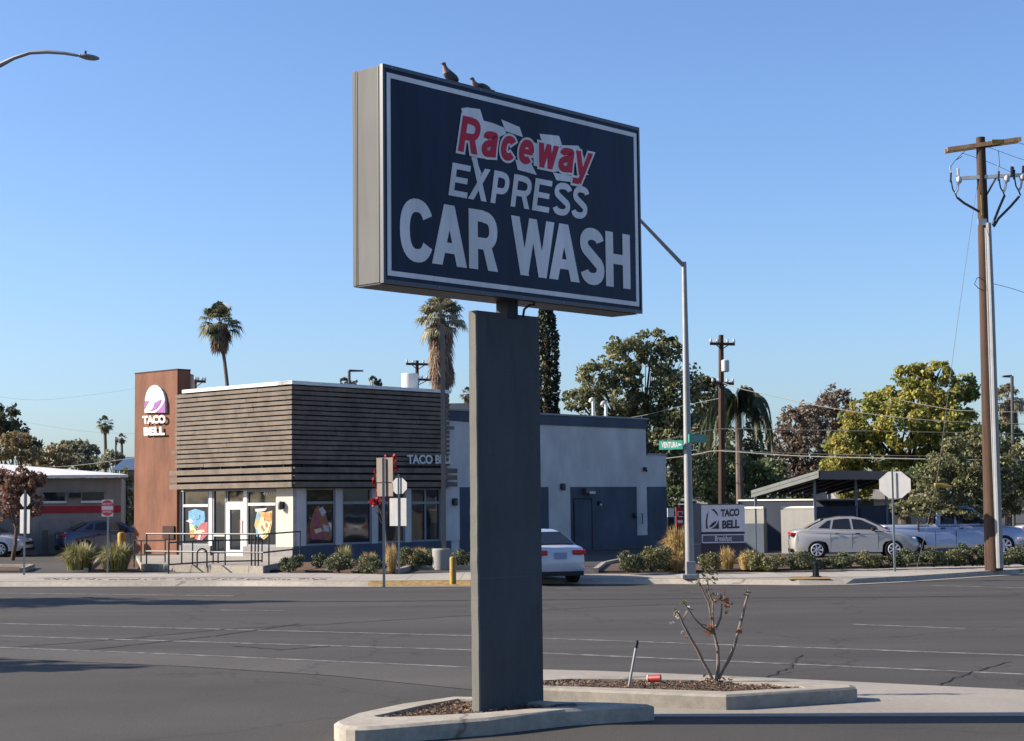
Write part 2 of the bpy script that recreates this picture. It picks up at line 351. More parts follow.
def gl_rect(x0, y0, x1, y1): return [[Vector((x0, y0)), Vector((x1, y0)), Vector((x1, y1)), Vector((x0, y1))]]
def gl_ell(cx, cy, rx, ry, a0, a1, n=26, e=2.35):
    out = []
    for k in range(n+1):
        a = math.radians(a0+(a1-a0)*k/n); c, s_ = math.cos(a), math.sin(a)
        out.append((cx+rx*math.copysign(abs(c)**(2/e), c), cy+ry*math.copysign(abs(s_)**(2/e), s_)))
    return out
def gl_spline(pts, n=8):
    P = [Vector(p) for p in pts]; out = []
    for i in range(len(P)-1):
        p0, p1, p2, p3 = P[max(0, i-1)], P[i], P[i+1], P[min(len(P)-1, i+2)]
        for k in range(n):
            u = k/n; out.append(.5*((2*p1)+(p2-p0)*u+(2*p0-5*p1+4*p2-p3)*u*u+(3*p1-p0-3*p2+p3)*u**3))
    return out+[P[-1]]
def glyph(ch, w, t):
    h = t/2
    if ch == 'C': return gl_rib(gl_ell(w/2, .5, w/2-h, .5-h+.015, 30, 330), t)
    if ch == 'A': return gl_par(0, w/2-t*.56, 0, 1, t*1.1)+gl_par(w-t*1.1, w/2-t*.54, 0, 1, t*1.1)+gl_rect(w*.24, .20, w*.76, .20+t*.82)
    if ch in 'RP':
        b = .42 if ch == 'R' else .38; r = (1-b)/2; ym = (1-h+b+h*.2)/2; ry = (1-h)-ym
        o = gl_rect(0, 0, t, 1)+gl_rib([(t*.5, 1-h*.9), (w*.5, 1-h*.9)]+gl_ell(w*.52, ym, w*.48-h, ry, 90, -90, 14)+[(w*.5, ym-ry), (t*.5, ym-ry)], t*.92)
        if ch == 'R': o += [[Vector((w-t*1.12, 0)), Vector((w, 0)), Vector((w*.52+t*.62, b+h)), Vector((w*.50-t*.30, b+h))]]
        return o
    if ch == 'W': return gl_par(w*.20, 0, 0, 1, t)+gl_par(w*.20, w/2-t*.45, 0, 1, t*.9)+gl_par(w*.80-t*.95, w/2-t*.45, 0, 1, t*.9)+gl_par(w*.80-t, w-t, 0, 1, t)
    if ch == 'H': return gl_rect(0, 0, t, 1)+gl_rect(w-t, 0, w, 1)+gl_rect(t*.9, .5-t*.36, w-t*.9, .5+t*.5)
    if ch == 'E': return gl_rect(0, 0, t, 1)+gl_rect(t*.9, 0, w, t*.85)+gl_rect(t*.9, 1-t*.85, w, 1)+gl_rect(t*.9, .5-t*.38, w*.92, .5+t*.45)
    if ch == 'X': return gl_par(0, w-t*1.15, 0, 1, t*1.15)+[[Vector((w-t*1.15, 0)), Vector((w, 0)), Vector((t*.75, 1.28)), Vector((-t*.35, 1.28))]]
    if ch == 'S':
        up = gl_ell(w/2, .735, w/2-h, .265-h+.012, 12, 262, 20, 2.2); dn = gl_ell(w/2, .265, w/2-h, .265-h+.012, 82, -168, 20, 2.2)
        a_, b_ = up[-3], dn[2]
        return gl_rib(gl_spline(up[:-2]+[(w*.5, .5)]+dn[2:], 3), t)
    if ch == 'c': return gl_rib(gl_ell(w/2, .5, w/2-h, .5-h, 38, 322), t)
    if ch == 'e': return gl_rib(gl_ell(w/2, .5, w/2-h, .5-h, 0, 318), t)+gl_rect(h, .40, w-h*.4, .40+t*.7)
    if ch == 'a': return gl_rib(gl_spline([(h*1.1, .70), (w*.25, .90-h*.5), (w*.5, 1-h*.9), (w*.78, .93-h*.6), (w-h*1.2, .72), (w-h*1.2, .4), (w-h, .02)], 5), t)+gl_rib(gl_spline([(w-h*1.4, .58), (w*.5, .55), (h*1.15, .42), (h*1.05, .22), (w*.38, h*.85), (w*.65, .10+h*.4), (w-h*1.3, .32)], 5), t*.92)
    if ch == 'w': return gl_par(w*.18, 0, 0, 1, t)+gl_par(w*.18, w/2-t*.42, 0, 1, t*.85)+gl_par(w*.82-t*.9, w/2-t*.42, 0, 1, t*.85)+gl_par(w*.82-t, w-t, 0, 1, t)
    if ch == 'y': return gl_par(w*.5-t*.55, 0, .0, 1, t)+[[Vector((w*.30, -.30)), Vector((w*.30+t*.8, -.38)), Vector((w, 1)), Vector((w-t, 1))]]+gl_rect(w*.04, -.40, w*.42, -.40+t*.8)
_gz = [0.0]
def letter(mb, F, ch, x0, x1, yb, yt, t, mat, off, shear=0.0, grow=0.0):
    xm = (x0+x1)/2; s0, z0 = F.sz(x0, yb+(x0-xm)*.19); s1, _ = F.sz(x1, yb+(x1-xm)*.19); z0 = F.sz(xm, yb)[1]; sm, z1 = F.sz(xm+shear*(yb-yt), yt); smb = F.sz(xm, yb)[0]
    H = z1-z0; w_ = (s1-s0)/H; k = (sm-smb)/H-(0 if True else 0)
    k0 = F.sz(xm, yt)[0]-smb; k = (sm-smb-k0)/H if abs(shear) > 0 else 0
    for pol in glyph(ch, w_, t/H):
        _gz[0] += 0.00008; o = off+_gz[0]
        P = lambda v, o_=None: F.pt(s0+(v.x+k*v.y)*H, z0+v.y*H, o if o_ is None else o_)
        if isinstance(pol, tuple):
            _, L, Rr = pol; n_ = len(L)
            if grow:
                dL = []; dR = []
                for a_, b_ in zip(L, Rr):
                    d_ = (b_-a_).normalized()*grow/H; dL.append(a_-d_); dR.append(b_+d_)
                e0 = (L[0]-L[1]).normalized()*grow/H; e1 = (L[-1]-L[-2]).normalized()*grow/H
                L, Rr = [dL[0]+e0]+dL[1:-1]+[dL[-1]+e1], [dR[0]+e0]+dR[1:-1]+[dR[-1]+e1]
            mb.add([P(v) for v in L]+[P(v) for v in Rr], [(i, i+1, n_+i+1, n_+i) for i in range(n_-1)], mat)
        else:
            if grow:
                c_ = [Vector(v) for v in pol]; n_ = len(c_); g_ = []
                for i in range(n_):
                    a_, b_, d_ = c_[i-1], c_[i], c_[(i+1) % n_]; e1 = (b_-a_).normalized(); e2 = (d_-b_).normalized(); n1 = Vector((e1.y, -e1.x)); n2 = Vector((e2.y, -e2.x)); m_ = (n1+n2)
                    m_ = m_/max(.35, m_.length_squared/2); g_.append(b_+m_*grow/H)
                pol = g_
            mb.add([P(v) for v in pol], [tuple(range(len(pol)))], mat)
def tag(o, label=None, cat=None, group=None, kind=None):
    if label: o['label'] = label
    if cat: o['category'] = cat
    if group: o['group'] = group
    if kind: o['kind'] = kind
    return o
def thing(name, label, cat, loc=(0, 0, 0), rz=0.0, group=None):
    o = bpy.data.objects.new(name, None); COL.objects.link(o); o.location = loc; o.rotation_euler = (0, 0, rz); o.empty_display_size = 0.3
    return tag(o, label, cat, group)
def struct(o): o['kind'] = 'structure'; return o
def dup(root, loc, rz=0.0, label=None):
    r = root.copy(); COL.objects.link(r); r.location = loc; r.rotation_euler = (0, 0, rz)
    if label: r['label'] = label
    mp = {root: r}
    todo = list(root.children)
    while todo:
        ch = todo.pop(0); c = ch.copy(); COL.objects.link(c); c.parent = mp[ch.parent]; c.matrix_parent_inverse = ch.matrix_parent_inverse.copy(); mp[ch] = c
        todo += list(ch.children)
    return r
def sheet(name, pts, z, mat, thick=None):
    mb = MB(); poly = [(p.x, p.y) for p in pts]
    if thick: mb.prism(poly, z-thick, z, mat)
    else: mb.add([(x, y, z) for x, y in poly], [tuple(range(len(poly)))], mat)
    return struct(mb.build(name))
def ribbon(name, pts, width, z, mat, mbx=None, dash=None):
    """flat strip centred on a ground polyline"""
    mb = mbx or MB(); ps = [Vector((p.x, p.y, 0)) for p in pts]; vs = []
    for i, p in enumerate(ps):
        t = (ps[min(i+1, len(ps)-1)]-ps[max(i-1, 0)]).normalized(); nn = Vector((-t.y, t.x, 0))*(width/2)
        vs += [(p.x-nn.x, p.y-nn.y, z), (p.x+nn.x, p.y+nn.y, z)]
    mb.add(vs, [(2*i, 2*i+2, 2*i+3, 2*i+1) for i in range(len(ps)-1)], mat)
    return mb if mbx is not None else struct(mb.build(name))
def dense(pix, n=8, z=0.0):
    out = []
    for (a, b) in zip(pix[:-1], pix[1:]):
        for i in range(n):
            t = i/n; out.append(G(a[0]+(b[0]-a[0])*t, a[1]+(b[1]-a[1])*t, z))
    out.append(G(*pix[-1], z)); return out

# ------------------------------------------------------------------ ground, roads, kerbs
ZW = 0.13      # pavement and lot level beyond the road
sheet('ground', [Vector((-2500, -2500, 0)), Vector((2500, -2500, 0)), Vector((2500, 3500, 0)), Vector((-2500, 3500, 0))], 0.0, M['asphalt'])
C_top = [(-220, 639), (0, 648), (187, 655.5), (469, 668), (600, 671.5), (717, 676), (857, 682.5), (1024, 690.6), (1200, 700)]
C_bot = [(1200, 722), (1024, 717), (654, 717.5), (600, 714), (540, 702), (469, 690), (330, 676), (187, 667), (0, 659), (-220, 649)]
lot_near = [(1200, 722), (1024, 717), (654, 717.5), (600, 714), (540, 702), (469, 690), (330, 676), (187, 667), (0, 659), (-220, 649)]
pts = [G(*p) for p in lot_near]+[Vector((-12, 5, 0)), Vector((-12, -20, 0)), Vector((20, -20, 0)), Vector((14, 12, 0))]
sheet('parking_lot', pts, 0.004, M['lot'])
sheet('concrete_apron', [G(*p) for p in [(480, 668.5), (600, 671.5), (717, 676), (857, 682.5), (1024, 690.6), (1200, 700)]+C_bot[:5]+[(480, 692)]], 0.009, M['concrete'])
sheet('gutter_strip', [G(*p) for p in [(-220, 639), (0, 648), (187, 655.5), (469, 668), (479.5, 668.5), (479.5, 692), (469, 690), (330, 676), (187, 667), (0, 659), (-220, 649)]], 0.009, M['gutter'])
mb = MB()
for ln, wd in (([(-150, 619.7), (0, 623.6), (469, 635.8), (880, 650.3), (1150, 660)], 0.12), ([(-150, 631.8), (0, 636), (469, 650), (880, 668), (1150, 680)], 0.12),
               ([(-100, 592.5), (0, 593.2), (100, 594.3), (234, 596)], 0.15), ([(853, 624.4), (965, 628.6)], 0.14), ([(930, 585.6), (1090, 589.5)], 0.13), ([(556, 588.3), (572, 588.6)], 0.12), ([(-100, 643.5), (0, 648), (187, 655.5), (469, 668)], 0.10), ([(220, 610.2), (285, 610.8)], 0.10)):
    ribbon('', dense(ln), wd, 0.004 if ln[0][1] != 643.5 else .013, M['paint'], mb)
struct(mb.build('lane_marking'))
mb = MB()  # long thin strips paint overhead wire shadows; the rest are sealed cracks
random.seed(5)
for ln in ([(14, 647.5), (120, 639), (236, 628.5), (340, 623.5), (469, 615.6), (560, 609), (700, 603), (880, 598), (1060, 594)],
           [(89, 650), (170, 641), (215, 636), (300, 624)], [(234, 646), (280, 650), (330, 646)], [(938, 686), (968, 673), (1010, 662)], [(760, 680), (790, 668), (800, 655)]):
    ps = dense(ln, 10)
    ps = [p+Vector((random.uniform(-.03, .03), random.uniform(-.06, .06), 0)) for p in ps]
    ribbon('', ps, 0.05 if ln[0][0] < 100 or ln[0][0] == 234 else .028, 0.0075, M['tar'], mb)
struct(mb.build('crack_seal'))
# far pavement
kerb_line = [(-220, 588), (0, 586.5), (215, 586), (360, 586.5), (470, 586), (541, 584), (669, 583.8), (800, 585), (845, 584.3), (900, 581.6), (960, 577.6), (1024, 573.5), (1250, 558)]
walk_back = [(1250, 553), (1024, 564.5), (899, 568), (780, 572), (690, 573.5), (600, 574), (541, 574.5), (470, 572), (400, 574.3), (290, 572.5), (130, 573), (0, 573.5), (-220, 575)]
kp = dense(kerb_line, 6)
bk = [G(*p, ZW) for p in walk_back]
sheet('far_parking_lot', [Vector((p.x, p.y-.3, 0)) for p in bk[::-1]]+[Vector((90, 400, 0)), Vector((-140, 400, 0))], ZW-0.012, M['lot'])
mb = MB()
poly = [(p.x, p.y) for p in kp]+[(p.x, p.y) for p in bk]
ins = [0.24 if p.x < G(845, 584).x else .05 for p in kp]
mb.add([(p.x, p.y+i_, ZW) for p, i_ in zip(kp, ins)]+[(p.x, p.y, ZW) for p in bk], [tuple(range(len(kp)+len(bk)))], M['walk'])
mb.add([c for p, i_ in zip(kp, ins) for c in ((p.x, p.y, 0.0), (p.x, p.y+i_, ZW))], [(2*i, 2*i+2, 2*i+3, 2*i+1) for i in range(len(kp)-1)], M['kerb']); struct(mb.build('sidewalk'))
mb = MB(); ribbon('', [p+Vector((0, i_+0.10, 0)) for p, i_ in zip(kp, ins)], 0.17, ZW+0.005, M['kerb'], mb)
ribbon('', [p+Vector((0, -0.26, 0)) for p in kp], 0.42, 0.012, M['concrete'], mb); struct(mb.build('kerb'))
mb = MB(); yk = [p for p in dense([(368, 586.5), (470, 586), (541, 584)], 6)]
ribbon('', [p+Vector((0, 0.33, 0)) for p in yk], 0.20, ZW+0.010, M['yellowkerb'], mb)
vs = []
for p in yk: vs += [(p.x, p.y-0.010, 0.014), (p.x, p.y+.235, ZW+0.006)]
mb.add(vs, [(2*i, 2*i+2, 2*i+3, 2*i+1) for i in range(len(yk)-1)], M['yellowkerb']); struct(mb.build('yellow_kerb'))
sheet('tactile_ramp', [G(*p, ZW) for p in ((788, 579.7), (830, 579.2), (827, 576.6), (791, 577))], ZW+0.012, M['yellowkerb'])
# shadow under the driveway lip, painted as a dark strip
mb = MB(); ribbon('', dense([(572, 580.9), (600, 580.6), (661, 581.4)], 4, ZW), 0.10, ZW+0.010, M['tar'], mb); struct(mb.build('driveway_joint'))
# pavers band on the left walk
mb = MB(); ribbon('', dense([(40, 577.6), (160, 577.4), (330, 577.6)], 10, ZW), 0.55, ZW+0.006, M['concrete'], mb); struct(mb.build('paver_band'))
mb = MB()
for i in range(70):
    x = 42+i*4.1+random.uniform(-1, 1)
    if random.random() < 0.72:
        p = G(x, 579.4+random.uniform(-.5, .5), ZW); mb.box((p.x, p.y, ZW+0.009), (random.uniform(.05, .14), .10, .010), M['tar'])
struct(mb.build('paver_joints'))
def bed(pix, name='planting_bed', z=ZW+0.05, edges=()):
    poly = [(p.x, p.y) for p in (G(*q, ZW) for q in pix)]
    mb = MB(); mb.prism(poly, ZW-0.01, z, M['soil'], M['soil'])
    struct(mb.build(name))
    mb = MB(); ps = [Vector((x, y, 0)) for x, y in poly]+[Vector((poly[0][0], poly[0][1], 0))]
    for q_, (a, b) in enumerate(zip(ps[:-1], ps[1:])):
        if q_ not in edges: continue
        d = (b-a); L = d.length
        if L < 0.3: continue
        R = Matrix.Rotation(math.atan2(d.y, d.x), 3, 'Z'); mb.box(((a+b)/2+Vector((0, 0, ZW+0.06))), (L+0.14, 0.15, 0.15), M['kerb'], R)
    if mb.v: struct(mb.build('kerb'))
bed([(262, 571.5), (330, 572.2), (398, 573.2), (410, 569.5), (470, 569.5), (470, 560), (300, 561.5), (283, 564)], edges=(2, 3))
bed([(596, 572.5), (690, 572), (780, 570.5), (899, 566.5), (1024, 563), (1140, 558), (1140, 550), (1024, 553), (900, 556), (780, 557), (640, 558), (604, 566)], edges=(9, 10, 11))
bed([(86, 572), (138, 572), (140, 560), (100, 560)], edges=(3,))
bed([(-80, 572), (22, 572), (32, 568), (-60, 568)], edges=(1, 2))

# ------------------------------------------------------------------ near kerbed islands
def island(outer, inner, ztop, zs, seed, n):
    """outer/inner: matching pixel rings on the kerb top plane"""
    mb = MB(); O = [G(*p, ztop) for p in outer]; I = [G(*p, ztop) for p in inner]
    k = len(O); vs = []
    for o, i in zip(O, I):
        e = (o-i); e = e.normalized()*0.0
        vs += [(o.x, o.y, 0.0), (o.x, o.y, ztop-0.025), (o.x+(i.x-o.x)*.12, o.y+(i.y-o.y)*.12, ztop), (i.x, i.y, ztop), (i.x, i.y, zs-0.05)]
    fs = []
    for a in range(k):
        b = (a+1) % k
        for j in range(4): fs.append((5*a+j, 5*b+j, 5*b+j+1, 5*a+j+1))
    mb.add(vs, fs, M['kerb']); ob = struct(mb.build('kerb_island'))
    mb = MB(); mb.add([(p.x, p.y, zs) for p in I], [tuple(range(k))], M['soil']); struct(mb.build('island_soil'))
    # mulch chips
    rng = random.Random(seed); mb = MB(); xs = [p.x for p in I]; ys = [p.y for p in I]
    def inside(x, y):
        c = False
        for a in range(k):
            x1, y1, x2, y2 = I[a].x, I[a].y, I[a-1].x, I[a-1].y
            if (y1 > y) != (y2 > y) and x < (x2-x1)*(y-y1)/(y2-y1)+x1: c = not c
        return c
    q = 0
    while q < n:
        x = rng.uniform(min(xs), max(xs)); y = rng.uniform(min(ys), max(ys))
        if not inside(x, y): continue
        q += 1; s = rng.uniform(0.007, 0.019)*(2.0 if rng.random() < .08 else 1); c = Vector((x, y, zs+rng.uniform(0, .012)))
        vs = [c+Vector((rng.uniform(-1, 1)*s, rng.uniform(-1, 1)*s, rng.uniform(0, 1)*s)) for _ in range(4)]
        mb.add(vs, [(0, 1, 2), (0, 2, 3), (0, 3, 1), (1, 3, 2)], M['chips'])
    tag(mb.build('mulch'), None, None, None, 'stuff')
i2o = [(505, 684), (540, 688), (726, 695), (857, 687), (855, 684.2), (800, 681.5), (699, 675.5), (600, 674.8), (560, 674.6), (515, 678)]
i2i = [(520, 684), (545, 685.5), (727, 691.5), (806, 687.5), (800, 685.8), (770, 683.6), (699, 680), (610, 679), (572, 678.6), (530, 681)]
island(i2o, i2i, 0.17, 0.14, 3, 5200)
i1o = [(334, 721.5), (335, 724.0), (339, 726), (346, 727.2), (355, 727.8), (366, 727.6), (378, 726.9), (430, 722.5), (489, 718), (566, 709.5), (654, 704.2), (612, 702.3), (557, 701.3), (500, 697), (453.6, 696.3), (400, 703.5), (355, 713)]
i1i = [(374, 715.6), (374.5, 716), (375, 716.3), (377, 716.6), (380, 716.9), (384, 717), (392, 716.9), (438, 715), (482, 712.6), (548, 707.3), (598, 704.6), (585, 704.0), (545, 703.6), (500, 700), (458, 698.6), (425, 704.5), (386, 713.2)]
island(i1o, i1i, 0.17, 0.13, 4, 3600)

# ------------------------------------------------------------------ pylon sign
HD = math.radians(43.0)
RD = Vector((math.sin(HD), math.cos(HD), 0)); LD = Vector((-math.cos(HD), math.sin(HD), 0))
P0 = G(480, 713, 0.13)
FP = Face(P0, RD, -LD)
pylon = thing('pylon_sign', 'tall navy car wash sign cabinet on a slim grey stucco pillar in kerbed island', 'sign', (P0.x, P0.y, 0))
s_r = FP.S(541, py=500); th_p = 0.17
FSd = Face(P0, LD, -RD); th_p = FSd.S(471.2, py=600)
ztop = FP.Z(479, 310.5)
mb = MB()
# stucco pillar with slightly chipped, uneven arris on the sunny side
nz = 60; random.seed(2); vs = []
for i in range(nz+1):
    z = 0.05+(ztop-0.05)*i/nz; t = i/nz
    j = 0.0015*math.sin(i*.9)+random.uniform(-.001, .001)
    if 0.26 < t < 0.56: j += 0.008*math.exp(-((t-.4)/.10)**2)*(1+.4*math.sin(i*1.7))
    a = FP.pt(0, z, 0)-RD*j; b = FP.pt(s_r, z, 0); c = b+LD*th_p; d = a+LD*th_p
    a2 = a+RD*(0.012+max(0, -j)); 
    vs += [a+LD*0.012, a2, b, c, d]
fs = []; 
for i in range(nz):
    for k in range(5): fs.append((5*i+k, 5*i+(k+1) % 5, 5*(i+1)+(k+1) % 5, 5*(i+1)+k))
fs.append(tuple(5*nz+k for k in range(5)))
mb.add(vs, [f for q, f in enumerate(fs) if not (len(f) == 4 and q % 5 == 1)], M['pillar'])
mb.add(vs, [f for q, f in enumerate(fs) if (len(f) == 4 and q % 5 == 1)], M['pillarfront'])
mb.build('pillar', pylon)
mb = MB()
for yy in (577,): z_ = FP.Z(510, yy); mb.fbox(FP, .02, s_r-.01, z_-.004, z_+.004, .0, .0025, M['bronze'])
mb.build('seam', pylon)
CO = 0.14+0.0
FC = Face(FP.pt(0, 0, CO), RD, -LD)
sL = FC.S(382.5, py=180); sR = FC.S(640, py=220); zT = (FC.Z(383.5, 66)+FC.Z(641, 127))/2; zB = (FC.Z(381.5, 285.3)+FC.Z(641, 310.8))/2
print('cabinet', sL, sR, zT, zB, 'pillar', s_r, th_p, ztop, P0)
FL = Face(FC.pt(sL, 0, 0), LD, -RD); TH = FL.S(352.5, py=180)
mb = MB(); mb.fbox(FC, sL+.004, sR-.004, zB+.004, zT-.004, -TH+0.05, -.035, M['cab'])
mb.fbox(FC, sL, sR, zB, zT, -TH, -TH+0.055, M['cab'])
mb.fbox(FC, sL, sR, zB, zT, -0.045, 0.0, M['cab']); mb.build('cabinet', pylon, bevel=0.006)
mb = MB(); mb.fbox(FC, sL+.01, sR-.01, zB-.008, zB-.002, -TH+.01, -.05, M['cabedge']); mb.build('underside_panel', pylon)
mb = MB(); e = 0.035
for (a, b, c, d) in ((sL-.003, sR+.003, zB-.003, zB+e), (sL-.003, sR+.003, zT-e, zT+.003), (sL-.003, sL+e*.7, zB+e, zT-e), (sR-e*.7, sR+.003, zB+e, zT-e)):
    mb.fbox(FC, a, b, c, d, -0.03, 0.012, M['cabedge'])
mb.build('retainer_frame', pylon)
for k in range(7):
    for zz in (zB+.016, zT-.016):
        q = sL+.12+(sR-sL-.24)*k/6; mb = MB(); mb.lathe(FC.pt(q, zz, .012), [(.009, 0), (.008, .005)], M['galv'], 8, tuple(FC.n)); mb.build('screw', pylon)
for aa in (.055, TH-.07):
    mb = MB(); mb.fbox(FL, aa, aa+.006, zB+.01, zT-.01, .0, .003, M['bronze']); mb.build('side_seam', pylon)
mb = MB(); mb.fbox(FC, sL+.024, sR-.024, zB+.034, zT-.034, -0.01, 0.004, M['navy'])
OF = 0.008
def fpix(px, py): return FC.sz(px, py)
b0, b1 = FC.sz(387.2, 72.5), FC.sz(636.5, 307)
bs0 = sL+0.055; bs1 = sR-0.05; bz0 = zB+0.075; bz1 = zT-0.075; bw = 0.050
for (a, b, c, d) in ((bs0, bs1, bz0, bz0+bw), (bs0, bs1, bz1-bw, bz1), (bs0, bs0+bw, bz0+bw, bz1-bw), (bs1-bw, bs1, bz0+bw, bz1-bw)):
    mb.fbox(FC, a, b, c, d, 0.003, OF, M['silver'])
def textpix(mb, F, string, bl, br, tl, tr, mat, off, **k):
    """corner pixels of the lettering's box, taken onto the sign plane"""
    B0, B1, T0, T1 = (F.sz(*p, off) for p in (bl, br, tl, tr))
    def fn(u, v, h):
        a0 = B0[0]+(B1[0]-B0[0])*u; z0 = B0[1]+(B1[1]-B0[1])*u; a1 = T0[0]+(T1[0]-T0[0])*u; z1 = T0[1]+(T1[1]-T0[1])*u
        return F.pt(a0+(a1-a0)*v, z0+(z1-z0)*v, off)
    mb.text(string, fn, mat, **k)
z_a, z_b = 0, 0
def base_y(x): return 269.0+(x-474)*.130      # baseline of the big words in the photograph
def top_y(x): return 208.8+(x-471)*.166
for ch, x0, x1 in (('C', 399.5, 433.5), ('A', 431.5, 466.5), ('R', 468.5, 497.5), ('W', 511, 554.5), ('A', 548.5, 579), ('S', 580, 604), ('H', 605.5, 630)):
    xm = (x0+x1)/2; letter(mb, FC, ch, x0, x1, base_y(xm), top_y(xm), .134, M['silver'], OF)
_gz[0] = 0
for ch, x0, x1 in (('E', 45, 150), ('X', 156, 262), ('P', 284, 378), ('R', 398, 505), ('E', 520, 616), ('S', 634, 732), ('S', 740, 830)):
    x0, x1 = 440+x0/5.7, 440+x1/5.7; xm = (x0+x1)/2; yb = 90+(605+((xm-440)*5.7-75)*.178)/5.7; yt = 90+(420+((xm-440)*5.7-75)*.186)/5.7
    letter(mb, FC, ch, x0, x1, yb, yt, .072, M['silver'], OF, shear=.135)
c5 = lambda x, y: (440+x/5.7, 90+y/5.7)
for poly in ([(118, 105), (150, 100), (225, 110), (245, 175), (300, 190), (360, 215), (375, 250), (320, 275), (300, 400), (200, 385), (160, 330), (150, 200), (125, 145)],
             [(345, 168), (450, 212), (470, 270), (370, 235)], [(563, 250), (675, 262), (695, 325), (600, 310), (575, 290)], [(690, 315), (785, 318), (805, 350), (830, 430), (700, 400)],
             [(425, 395), (520, 425), (548, 485), (440, 455)], [(640, 470), (750, 490), (762, 527), (660, 515)], [(790, 420), (845, 485), (800, 482)],
             [(175, 390), (200, 392), (235, 480), (215, 480)], [(530, 300), (650, 330), (690, 350), (700, 460), (640, 468), (530, 430)]):
    pp = [FC.sz(*c5(*q)) for q in poly]
    mb.add([FC.pt(a, z, OF+.001) for a, z in pp], [tuple(range(len(pp)))[::-1]], M['silver'])
mb.build('sign_face', pylon)
mb = MB()
def raceway(mat, off, grow):
    _gz[0] = 0
    for ch, x0, x1 in (('R', 97, 208), ('a', 226, 312), ('c', 334, 420), ('e', 436, 520), ('w', 540, 655), ('a', 664, 748), ('y', 752, 850)):
        X0, X1 = 440+x0/5.7, 440+x1/5.7; xm = (X0+X1)/2; q = (x0+x1)/2; yb = 90+(348+(q-95)*.197)/5.7; yt = yb-((200 if ch == 'R' else 148-.02*q)/5.7)
        letter(mb, FC, ch, X0, X1, yb, yt, .083, M[mat], off, .15, grow)
raceway('silver', OF+.003, .026); raceway('red', OF+.006, 0)
mb.build('name_emblem', pylon)
mb = MB(); ps = FC.S(507, py=300, off=-TH/2); pc = FC.pt(ps, 0, -TH/2)
mb.box((pc.x, pc.y, (ztop+zB)/2), (.17, .16, zB-ztop+.1), M['black'], Matrix.Rotation(-HD, 3, 'Z')); mb.build('support_post', pylon)
mb = MB(); cp = lambda s_, z: FC.pt(s_, z, -.1)
mb.tube([cp(ps+.12, ztop-.02), cp(ps+.14, ztop+.06), cp(ps+.22, ztop+.11), cp(ps+.30, zB-.03), cp(ps+.30, zB+.02)], .013, M['black'], 6); mb.build('power_conduit', pylon)
# debris at the pillar foot
p = G(573, 708, .17)
b = MB(); b.tube([G(556, 707, .15), G(575, 706.5, .17)], [.03, .035], M['darkmetal'], 8); tag(b.build('pipe_stub'), 'short dark pipe lying in island soil beside the stucco pillar', 'pipe')

# pigeons on the cabinet
def pigeon(label, px, py, sc, pitch, head_up):
    s_ = FC.S(px, py=py, off=-.06); base = FC.pt(s_, zT+(.003 if head_up else -.012), -.06)
    t = thing('pigeon', label, 'bird', base, math.atan2(RD.y, RD.x), 'pigeons perched on the sign')
    R = Matrix.Rotation(math.atan2(RD.y, RD.x), 3, 'Z')
    W = lambda x, y, z: base+R @ (Vector((x, y, z))*sc)
    # continuous body: loft of rings from head to tail
    if head_up: spine = [((-.125, .215), .004), ((-.105, .222), .022), ((-.085, .22), .027), ((-.075, .195), .024), ((-.065, .165), .034), ((-.04, .125), .055), ((0, .09), .062), ((.05, .062), .050), ((.10, .040), .032), ((.15, .022), .020), ((.20, .006), .012)]
    else: spine = [((-.125, .128), .004), ((-.105, .134), .020), ((-.085, .132), .024), ((-.078, .112), .024), ((-.06, .085), .034), ((-.03, .060), .042), ((.02, .050), .046), ((.07, .046), .040), ((.13, .044), .028), ((.20, .044), .018), ((.30, .046), .012)]
    mb = MB(); mb.tube([W(x, 0, z) for (x, z), r in spine[:6]], [r*sc for _, r in spine[:6]], M['feather2'], 10)
    mb.tube([W(x, 0, z) for (x, z), r in spine[5:]], [r*sc for _, r in spine[5:]], M['feather'], 10); mb.build('body', t)
    for sy in (-1, 1):
        mb = MB(); mb.ball(W(.04 if head_up else .09, sy*.04, .085 if head_up else .056), Vector((.11, .016, .038))*sc, M['feather'], 10, R @ Matrix.Rotation(math.radians(24 if head_up else 8), 3, 'Y')); mb.build('wing', t)
        mb = MB(); mb.tube([W(-.005, sy*.02, .05), W(-.01, sy*.02, 0)], .004*sc, M['redstripe'], 5); mb.build('leg', t)
    x, z = spine[0][0]; mb = MB(); mb.tube([W(x+.01, 0, z), W(x-.022, 0, z-.008)], [.006*sc, .001*sc], M['black'], 6); mb.build('beak', t)
pigeon('grey pigeon standing upright with raised head on the sign cabinet', 449, 82, 0.82, 0, True)
pigeon('grey pigeon crouching low with flat tail on the sign cabinet', 477.5, 88, 0.86, 0, False)

